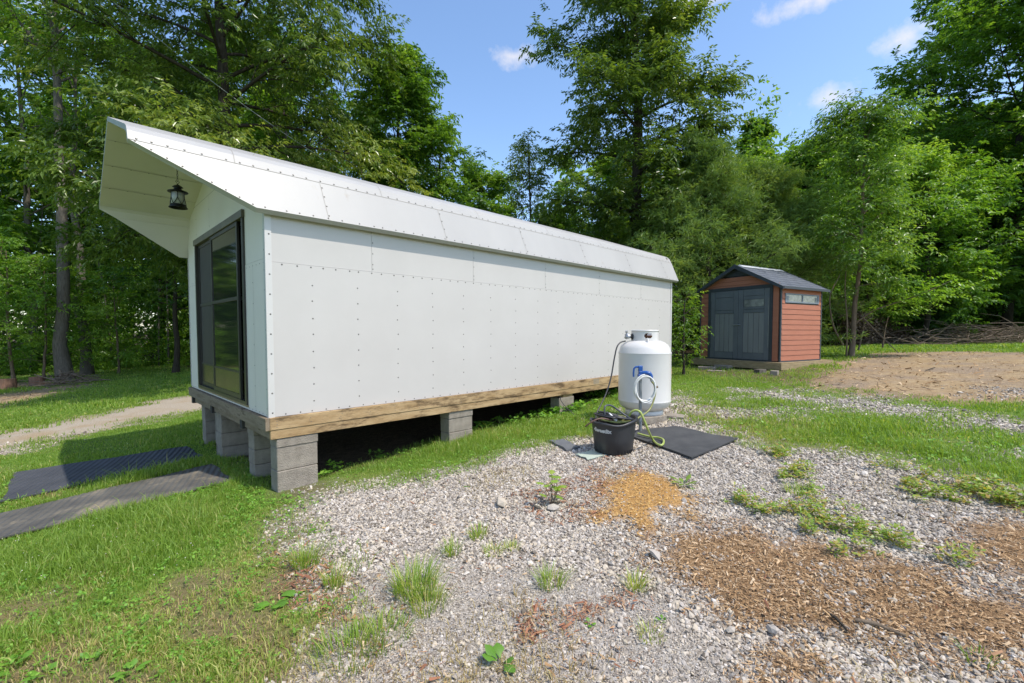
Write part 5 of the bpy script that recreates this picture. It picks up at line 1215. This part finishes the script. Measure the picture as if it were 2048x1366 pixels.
# ------------------------------------------------------------------ trees
def tree(name, seed, H, base, R, tr, nl, nsub, nspray, nleaf, lsize, mleaf, mbark, label, cat='tree', group=None, env='oval', droop=.2, lw=.42, elev=(15, 65), wob=.25, fork=0, bare=0.0,
         spl=.5, loc=(0, 0), trunk_top=1.0, needle=False, lean=(0, 0), fill=0, clump=.28, side=None, pts_up=None, tubeleaf=True):
    r = np.random.default_rng(seed)
    root = empty(name, (0, 0, 0), 0, label=label, cat=cat, group=group)
    TV = []; TF = []; nv = [0]
    def tube(P, rr, n):
        P = np.array(P); m = len(P); T = np.gradient(P, axis=0); T /= np.linalg.norm(T, axis=1)[:, None] + 1e-9
        ref = np.array([.3, .9, .1]) if abs(T[0][2]) > .8 else np.array([0, 0, 1.0])
        A = np.cross(T, ref); A /= np.linalg.norm(A, axis=1)[:, None] + 1e-9; B = np.cross(T, A); a = np.arange(n) * 2 * math.pi / n
        V = P[:, None] + (A[:, None] * np.cos(a)[None, :, None] + B[:, None] * np.sin(a)[None, :, None]) * np.array(rr)[:, None, None]
        TV.append(V.reshape(-1, 3)); i = np.arange(m - 1)[:, None] * n; k = np.arange(n)[None]; l = (k + 1) % n
        TF.append(np.stack([i + k, i + l, i + n + l, i + n + k], 2).reshape(-1, 4) + nv[0]); nv[0] += m * n
    nt = 14; zz = np.linspace(0, H * trunk_top, nt); w = np.cumsum(r.normal(0, wob * H / 60, (nt, 2)), 0); w -= w[0]; w[:, 0] += lean[0] * zz; w[:, 1] += lean[1] * zz
    tp = np.stack([w[:, 0], w[:, 1], zz], 1); rr = tr * (1 - .85 * (zz / (H * trunk_top)) ** 1.1) + .012; rr[0] *= 1.35
    tube(np.vstack([tp[0] - [0, 0, .3], tp]), np.concatenate([[rr[0] * 1.25], rr]), 10)
    def tpos(h): return np.array([np.interp(h, zz, tp[:, 0]), np.interp(h, zz, tp[:, 1]), h])
    SP = []; SD = []; SC = []
    ga = 2.4; az0 = r.uniform(0, 6.28)
    for i in range(nl + fork):
        fr = (i + r.uniform(.2, .8)) / nl; h = base + (H - base) * (min(fr, 1) ** .92) * .97; az = az0 + i * ga + r.normal(0, .3)
        if i >= nl: fr = r.uniform(.1, .5); h = base + (H - base) * fr * .6
        if env == 'oval': e_ = (math.sin(math.pi * (.13 + .80 * fr)) + .05) ** .8
        elif env == 'cone': e_ = 1 - .88 * fr
        elif env == 'top': e_ = .45 + .55 * math.sin(math.pi * min(1, .15 + .75 * fr)) 
        elif env == 'vase': e_ = .35 + .65 * math.sin(math.pi * min(.95, .1 + .6 * fr))
        else: e_ = 1
        L_ = R * e_ * r.uniform(.68, 1.22) + .15
        if side is not None: L_ *= 1 + side[1] * math.cos(az - side[0])
        el = rad(elev[0] + (elev[1] - elev[0]) * fr + r.normal(0, 7)); m = 7; u = np.linspace(0, 1, m)
        d = np.array([math.cos(az) * math.cos(el), math.sin(az) * math.cos(el), math.sin(el)]); p0 = tpos(h)
        cur = r.normal(0, .08, 3) * L_
        P = p0 + d * L_ * u[:, None] + cur * (u ** 2)[:, None] + np.array([0, 0, 1]) * L_ * (.18 * u * (1 - droop * 4 * u))[:, None]
        r0 = max(.012, min(tr * .27, tr * (1 - .8 * h / H) * .36 + .01)) * (1.5 if i >= nl else 1); tube(P, r0 * (1 - .82 * u), 6)
        ct = r.normal(0, clump)
        for j in range(nsub):
            us = .22 + .78 * (j + r.random()) / nsub; q = np.array([np.interp(us, u, P[:, k]) for k in range(3)])
            sa = az + r.choice([-1, 1]) * r.uniform(.4, 1.25) * (1 - .4 * us); se = el * .6 + r.normal(.2, .5); sL = (L_ * .42 * (1.15 - .6 * us) + .25) * r.uniform(.7, 1.25)
            sd = np.array([math.cos(sa) * math.cos(se), math.sin(sa) * math.cos(se), math.sin(se)]); v = np.linspace(0, 1, 4)
            Q = q + sd * sL * v[:, None] - np.array([0, 0, 1]) * sL * droop * .8 * (v ** 2)[:, None]; tube(Q, np.maximum(.005, r0 * .35 * (1 - .85 * v)), 4)
            if r.random() < bare: continue
            cs = ct + r.normal(0, clump * .6)
            for s_ in range(nspray):
                vv = r.uniform(.12, 1.05); c = q + sd * sL * vv - np.array([0, 0, 1]) * sL * droop * .8 * vv * vv + r.normal(0, .09 + .11 * sL, 3)
                a = sa + r.normal(0, .9); e2 = r.normal(.12, .38) - droop * .5; SP.append(c); SD.append([math.cos(a) * math.cos(e2), math.sin(a) * math.cos(e2), math.sin(e2)]); SC.append(cs + r.normal(0, .06))
    if fill:                                                  # inner sprays along the trunk
        for _ in range(fill): h = r.uniform(base, H); c = tpos(h) + r.normal(0, .3 + R * .12, 3); a = r.uniform(0, 6.28); SP.append(c); SD.append([math.cos(a), math.sin(a), .1]); SC.append(r.normal(0, .1))
    SP = np.array(SP); SD = np.array(SD); SC = np.array(SC); n = len(SP)
    SD /= np.linalg.norm(SD, axis=1)[:, None]
    u = np.tile(np.linspace(.05, 1, nleaf), n) + r.normal(0, .03, n * nleaf); P = np.repeat(SP, nleaf, 0); D = np.repeat(SD, nleaf, 0); N = len(P)
    sd = np.cross(D, [0, 0, 1.0]); sd /= np.linalg.norm(sd, axis=1)[:, None] + 1e-6; sg = np.tile(np.where(np.arange(nleaf) % 2, 1, -1), n)[:, None]
    c = P + D * (u * spl)[:, None] - np.array([0, 0, 1.0]) * (droop * .5 * spl * u * u)[:, None] + r.normal(0, .02, (N, 3))
    if needle:
        ax = D * .5 + r.normal(0, .75, (N, 3)); ax[:, 2] += .15
    else:
        ax = D * .55 + sd * sg * r.uniform(.4, 1.1, (N, 1)) + r.normal(0, .25, (N, 3)); ax[:, 2] -= droop * 1.6
    ax /= np.linalg.norm(ax, axis=1)[:, None]
    nm = np.array([0, 0, 1.0]) + r.normal(0, .45, (N, 3)); wv = np.cross(nm, ax); wv /= np.linalg.norm(wv, axis=1)[:, None] + 1e-6; nn = np.cross(ax, wv)
    l = (lsize * r.uniform(.65, 1.25, N))[:, None]; W = l * lw
    V = np.stack([c, c + ax * l * .5 + wv * W * .5 + nn * W * .18, c + ax * l - np.array([0, 0, 1.0]) * l * .12, c + ax * l * .5 - wv * W * .5 + nn * W * .18], 1).reshape(-1, 3)
    q = np.arange(N)[:, None] * 4; Fc = np.stack([q + [0, 1, 2], q + [0, 2, 3]], 1).reshape(-1, 3)
    t = np.clip(.42 + np.repeat(SC, nleaf) + r.normal(0, .16, N), 0, 1); t = np.repeat(t, 4)
    npmesh('trunk', np.concatenate(TV), np.concatenate(TF), mbark, root, smooth=True)
    npmesh('crown', V, Fc, mleaf, root, col=np.stack([t, t, t], 1))
    return root
def put(o, px, Y, rz=0, dz=0):
    x = atz(px, Y); o.location = (x, Y, float(gz(x, Y)) + dz); o.rotation_euler = (0, 0, rz); return o
# -- named trees
put(tree('oak_tree', 1, 16.5, 4.0, 4.5, .26, 44, 11, 18, 18, .165, m_lf_big, m_barkd, 'huge drooping-leaved tree rising behind the hood of the white cabin', droop=.32, lw=.34, elev=(-8, 60), env='top', spl=.6, clump=.2, fill=300, side=(0, -.06)), 458, 14.5)
o = put(tree('tall_tree', 2, 19, 11.5, 3.6, .22, 14, 7, 10, 13, .17, m_lf_mid, m_bark, 'tall grey-barked tree with a bare trunk forking high above the left lawn', elev=(30, 68), env='vase', fork=4, bare=.3, wob=.22, lean=(.012, 0)), 128, 18.5)
put(tree('leaning_tree', 3, 14, 6.5, 3.0, .19, 12, 6, 7, 12, .17, m_lf_mid, m_bark, 'thinner grey tree with a slanting limb just right of the tall grey trunk', elev=(25, 60), env='vase', bare=.2, wob=.5), 172, 20.5)
put(tree('maple_tree', 4, 11.6, 3.5, 1.6, .14, 24, 9, 12, 15, .17, m_lf_mid, m_barkd, 'dark green maple with a rounded shoulder beyond the middle of the cabin roof', env='oval', elev=(20, 70), clump=.22), 812, 18)
put(tree('maple_tree', 14, 9.3, 3.5, 1.25, .09, 18, 7, 8, 13, .16, m_lf_mid, m_barkd, 'sparse ragged maple with bare twigs, rightmost of the group above the cabin roof', env='oval', elev=(20, 70), bare=.28, clump=.22), 880, 18.8)
put(tree('round_tree', 5, 9.3, 3, 2.2, .12, 18, 8, 10, 12, .22, m_lf_mid, m_barkd, 'small round tree top peeping over the cabin roof', env='oval'), 968, 26)
put(tree('slender_tree', 6, 9.6, 3.0, .85, .07, 20, 6, 6, 11, .15, m_lf_big, m_barkd, 'slender see-through tree left of the great central oak', env='oval', elev=(30, 65), bare=.12), 1062, 21)
put(tree('oak_tree', 7, 17.8, 3.2, 2.6, .24, 40, 10, 15, 16, .18, m_lf_big, m_barkd, 'great central oak standing against the sky between cabin and shed', droop=.22, lw=.36, elev=(-14, 62), env='top', spl=.55, clump=.2, fill=700), 1272, 17.5)
put(tree('maple_tree', 8, 13.6, 4, 2.1, .15, 22, 9, 11, 13, .24, m_lf_mid, m_barkd, 'pointed dark maple top behind the pine', env='cone', elev=(15, 60)), 1520, 28)
put(tree('pine_tree', 9, 6.6, .6, 2.7, .10, 34, 10, 11, 18, .18, m_pine, m_barkd, 'soft feathery pine behind the shed and the cabin end', needle=True, lw=.11, spl=.3, droop=.05, elev=(5, 50), env='cone', clump=.2), 1420, 15)
put(tree('pine_tree', 19, 5.9, .6, 2.5, .09, 30, 10, 11, 18, .18, m_pine, m_barkd, 'feathery pine right behind the shed roof', needle=True, lw=.11, spl=.3, droop=.05, elev=(5, 45), env='cone', clump=.2), 1530, 15.6, 1)
put(tree('young_maple', 10, 8.4, 1.2, 1.8, .09, 24, 8, 10, 14, .20, m_lf_light, m_barkd, 'bright yellow-green young maple between the pine and the thin-trunked tree', env='cone', elev=(20, 60)), 1605, 20)
L_ = put(tree('cherry_sapling', 11, 7.0, 2.0, 1.2, .060, 28, 7, 9, 14, .12, m_lf_young, m_barkt, 'thin-trunked young cherry tree standing in the clearing right of the shed', env='oval', elev=(10, 68), droop=.25, lw=.38, bare=.08), 1703, 13.6)
put(tree('young_maple', 12, 7.9, 1.2, 2.6, .10, 30, 9, 12, 14, .16, m_lf_light, m_barkd, 'broad light green tree right behind the thin-trunked cherry', env='oval', elev=(10, 60)), 1850, 21)
put(tree('maple_tree', 13, 20.5, 2.2, 5.3, .20, 44, 11, 20, 15, .24, m_lf_mid, m_barkd, 'tallest dark green tree at the right margin, layered branches', env='top', elev=(0, 50), droop=.12, clump=.24), 2010, 24)
put(tree('maple_tree', 23, 13, 1.2, 3.2, .17, 30, 9, 12, 14, .23, m_lf_mid, m_barkd, 'dark layered tree at the right edge in front of the tallest one', env='oval', elev=(0, 40), droop=.12), 2150, 22)
put(tree('leafy_shrub', 15, 1.85, .25, .15, .02, 14, 3, 4, 8, .085, m_lf_mid, m_barkd, 'knee-high leafy shrub squeezed between the cabin end and the shed', cat='shrub', env='oval', elev=(20, 65), droop=.3, lw=.34, spl=.12), 1368, 11.2)
put(tree('dogwood_tree', 16, 6.5, 2.6, 2.6, .12, 15, 7, 7, 12, .16, m_lf_dark, m_barkd, 'small dark-trunked tree at the wood edge just left of the cabin front', env='top', elev=(0, 40)), 350, 20.5)
put(tree('bright_sapling', 17, 5.2, .8, 1.6, .05, 14, 6, 6, 12, .14, m_lf_light, m_barkt, 'light green sapling at the left frame edge above the cut log', cat='sapling', env='oval', elev=(5, 45)), 25, 18)
put(tree('bright_sapling', 18, 4.5, .6, 1.5, .04, 14, 6, 6, 12, .13, m_lf_light, m_barkt, 'light green sapling left of the tall grey trunk', cat='sapling', env='oval', elev=(5, 45)), 85, 18.6)
put(tree('bright_sapling', 20, 4.2, .5, 1.6, .04, 14, 6, 6, 12, .13, m_lf_light, m_barkt, 'light green sapling midway between the tall grey trunk and the cabin', cat='sapling', env='oval', elev=(5, 45)), 235, 20.5)
# leafy arching bough and bare poles by the cherry
for i, (pts, lb) in enumerate([([(1712, 645, 13.6), (1750, 620, 13.4), (1800, 603, 13.1), (1850, 585, 12.8), (1905, 560, 12.6)], 'long low bough reaching right from the young cherry'),
                               ([(1722, 632, 13.6), (1745, 655, 13.4), (1770, 680, 13.2), (1797, 706, 13.0)], 'bare pole slanting down to the dirt from the young cherry'),
                               ([(1686, 690, 13.5), (1668, 655, 13.5), (1660, 615, 13.5), (1662, 585, 13.5), (1680, 550, 13.6)], 'curved bare stem left of the young cherry trunk'),
                               ([(1693, 712, 13.5), (1694, 640, 13.5), (1690, 580, 13.6), (1693, 525, 13.6)], 'straight bare stem hugging the cherry trunk on its left'),
                               ([(1717, 700, 13.7), (1724, 670, 13.7), (1730, 640, 13.7)], 'short pale stake right of the cherry trunk'),
                               ([(1765, 695, 13.9), (1770, 660, 13.9), (1777, 632, 13.9)], 'pale dead stem standing in the clearing right of the cherry')]):
    b = MB(); P = [px3(*q) for q in pts]; m = len(P)
    root = empty('bare_branch', P[0], 0, label=lb, cat='branch', group='stems and boughs round the young cherry')
    b.tube([tuple(q - P[0]) for q in bez(P, 6)], list(np.linspace(.028, .010, (m - 1) * 6 + 1)), 6); b.build('wood', m_barkt, root)
    if i == 0:
        r = np.random.default_rng(77); SPp = bez(P, 6); V = []; T = []
        for _ in range(150):
            q = SPp[int(r.uniform(.35, 1) * (len(SPp) - 1))] + r.normal(0, .28, 3) * np.array([1.2, 1, .6]); a = r.uniform(-1.2, 1.2); D_ = np.array([math.cos(a), math.sin(a), r.normal(-.1, .2)])
            for k in range(11):
                c = q + D_ * .40 * k / 10; ax = D_ * .4 + np.array([-D_[1], D_[0], 0]) * (1 if k % 2 else -1) * .7 + r.normal(0, .25, 3); ax[2] -= .25; ax /= np.linalg.norm(ax); wv = np.cross([0, 0, 1.], ax); wv /= np.linalg.norm(wv); l = .12 * r.uniform(.7, 1.2)
                V += [c, c + ax * l * .5 + wv * l * .2, c + ax * l, c + ax * l * .5 - wv * l * .2]; t = np.clip(r.normal(.6, .15), 0, 1); T += [t] * 4
        V = np.array(V) - P[0]; T = np.array(T); npmesh('foliage', V, np.arange(len(V)).reshape(-1, 4), m_lf_light, root, col=np.stack([T, T, T], 1))
# -- forest behind: a few kinds, copied
gL = 'tall trees of the woods left of and behind the cabin'; gR = 'trees of the woods right of and behind the shed'
A = tree('forest_tree', 31, 17, 3.5, 4.0, .20, 26, 8, 10, 13, .28, m_lf_dark, m_barkd, 'tall dark leafy tree in the dense woods beyond the left lawn', group=gL, env='top', elev=(5, 55), fill=40)
B = tree('forest_tree', 32, 18, 2.5, 3.6, .18, 26, 8, 10, 13, .28, m_lf_mid, m_bark, 'tall dark leafy tree in the dense woods beyond the left lawn', group=gL, env='oval', elev=(5, 60), fill=40)
D = tree('forest_tree', 33, 11.0, 1.5, 3.4, .15, 26, 8, 10, 13, .28, m_lf_mid, m_barkd, 'medium dark leafy tree in the woods right of and behind the shed', group=gR, env='oval', elev=(0, 55), fill=40)
E = tree('forest_tree', 34, 10.0, 1.2, 3.2, .13, 26, 8, 10, 13, .26, m_lf_dark, m_barkd, 'medium dark leafy tree in the woods right of and behind the shed', group=gR, env='cone', elev=(0, 45), fill=40)
r = np.random.default_rng(9)
first = {id(A): True, id(B): True, id(D): True, id(E): True}
def place(T, x, y, sc):
    rz = r.uniform(0, 6.28); z = float(gz(x, y)) - .1
    if first.pop(id(T), None): T.location = (x, y, z); T.rotation_euler = (0, 0, rz); T.scale = (sc, sc, sc); return
    copy_thing(T, (x, y, z), rz, sc * r.uniform(.97, 1.03) if False else sc)
for i, (x, y, s) in enumerate([(-24.5, 23.5, 1.0), (-20, 26, .95), (-29, 22, 1.05), (-33, 19, 1.0), (-16, 27, 1.0), (-22, 31, 1.0), (-28, 30, .9), (-35, 27, 1.0), (-12.5, 26, .95), (-40, 20, 1.1), (-17.5, 33, 1.0), (-9.0, 28, .8), (-34, 35, 1.0)]): place(A if i % 2 else B, x, y, s)
for i, (x, y, s) in enumerate([(-5.5, 28, .85), (-1.5, 31, .75), (2, 25, .72), (5.5, 24, .85), (9, 26, .95), (13, 25, .84), (10.5, 21.5, .74), (15.5, 23.5, .84), (19.5, 28, .98), (17, 30, 1.0), (23, 29, 1.05), (27, 31, 1.25), (24.5, 26, .95), (31, 30, 1.25), (35, 33, 1.3), (28, 37, 1.4), (21, 36, 1.3), (14, 33, 1.1), (7, 31, .9), (37, 28, 1.2), (31, 25.5, .9)]): place(D if i % 2 else E, x, y, s)
# -- undergrowth: the mass of leaves along the wood edge
def mass(name, n, seed, mat, label, depth, h, lsize, path, off=0., z0=0., pw=1.6, gaps=.2):
    r = np.random.default_rng(seed); P = np.array(path, float); sg = np.linalg.norm(np.diff(P, axis=0), axis=1); cs = np.concatenate([[0], np.cumsum(sg)])
    m = n // 12; u = r.uniform(0, cs[-1], m); x = np.interp(u, cs, P[:, 0]); y = np.interp(u, cs, P[:, 1]) + off + r.uniform(0, depth, m); hh = h * (1 + .35 * np.sin(u * .9 + seed) + .25 * np.sin(u * 2.3 + 1)) * r.random(m) ** pw
    k = (np.sin(u * 1.7 + seed) * np.sin(y * 1.3) + r.normal(0, .4, m)) > -1 + gaps; x, y, hh, u = x[k], y[k], hh[k], u[k]; m = len(x)
    c0 = np.stack([x, y, gz(x, y) + z0 + hh], 1); a = r.uniform(0, 6.28, m); D_ = np.stack([np.cos(a), np.sin(a), r.normal(0, .25, m)], 1)
    c = np.repeat(c0, 12, 0) + np.repeat(D_, 12, 0) * np.tile(np.linspace(0, .5, 12), m)[:, None] + r.normal(0, .05, (m * 12, 3)); N = len(c)
    ax = np.repeat(D_, 12, 0) * .4 + r.normal(0, .5, (N, 3)); ax[:, 2] -= .1; ax /= np.linalg.norm(ax, axis=1)[:, None]; nm = np.array([0, 0, 1.]) + r.normal(0, .5, (N, 3)); wv = np.cross(nm, ax); wv /= np.linalg.norm(wv, axis=1)[:, None]
    l = (lsize * r.uniform(.6, 1.3, N))[:, None]; V = np.stack([c, c + ax * l * .5 + wv * l * .25, c + ax * l, c + ax * l * .5 - wv * l * .25], 1).reshape(-1, 3)
    t = np.clip(np.repeat(.42 + .2 * np.sin(u * 1.3) + r.normal(0, .14, m), 12) + r.normal(0, .12, N), 0, 1); t = np.repeat(t, 4)
    return tag(npmesh(name, V, np.arange(N * 4).reshape(-1, 4), mat, col=np.stack([t, t, t], 1)), label, 'undergrowth', kind='stuff')
EL = [(-45, 12), (-34, 16.5), (-25, 21), (-18.5, 24), (-10, 24), (-4, 23)]; ER = [(1, 20), (6, 17.5), (10, 19), (14, 21), (20, 25.5), (32, 28), (46, 27)]
mass('wood_edge_undergrowth', 130000, 71, m_lf_mid, 'low leafy undergrowth filling the foot of the left woods', 3.5, 4.2, .16, EL, gaps=.45)
mass('wood_edge_undergrowth', 60000, 72, m_lf_light, 'sunlit lighter leaves along the front of the left woods', 1.2, 2.6, .13, EL, off=-.5, gaps=.9)
mass('wood_edge_undergrowth', 130000, 73, m_lf_mid, 'leafy undergrowth filling the foot of the right woods', 4.0, 4.0, .17, ER, gaps=.3, off=.6, z0=.3)
mass('forest_understory', 90000, 76, m_lf_mid, 'layered drooping leaves of the right woods behind the clearing', 3.0, 7.5, .2, [(11, 20), (14, 21.5), (20, 25), (32, 27.5), (46, 26.5)], pw=.8, gaps=.75, off=.2, z0=1.0)
mass('deep_woods_foliage', 110000, 74, m_lf_dark, 'dark mass of leaves deep inside the woods', 5, 13, .42, [(-60, 24), (-30, 36), (-12, 36)], pw=1.0, gaps=0)
mass('deep_woods_foliage', 110000, 75, m_lf_dark, 'dark mass of leaves deep in the woods behind the shed', 6, 9.5, .42, [(-12, 36), (4, 34), (18, 36), (34, 40), (60, 36)], pw=1.0, gaps=0)
mass('dead_leaf_brush', 26000, 79, m_litter_d, 'brown dead leaves hanging on cut brush at the foot of the right woods', 1.2, 2.0, .12, [(15.5, 20.8), (19.5, 23.2)], pw=1.3, gaps=.2, off=-.3)
# thin dead stems inside the right and left woods
r = np.random.default_rng(88)
for i in range(26):
    right = i < 16; x = r.uniform(16, 31) if right else r.uniform(-27, -14); y = np.interp(x, EDGE[:, 0], EDGE[:, 1]) + r.uniform(.3, 3.0) + (1 if right else 0); z = float(gz(x, y)); h = r.uniform(2.2, 6) if right else r.uniform(5, 10)
    b = MB(); l1, l2 = r.normal(0, .07, 2) * h; b.tube([(0, 0, -.1), (l1 * .4, l2 * .3, h * .5), (l1, l2, h)], [.05 if not right else .03, .035 if not right else .022, .012], 6); o = b.build('thin_stem', m_bark); o.location = (x, y, z)
    tag(o, 'thin pale stem in the shade of the woods right of the shed' if right else 'thin pale trunk in the shade of the left woods', 'stem', 'thin stems inside the right woods' if right else 'thin stems inside the left woods')
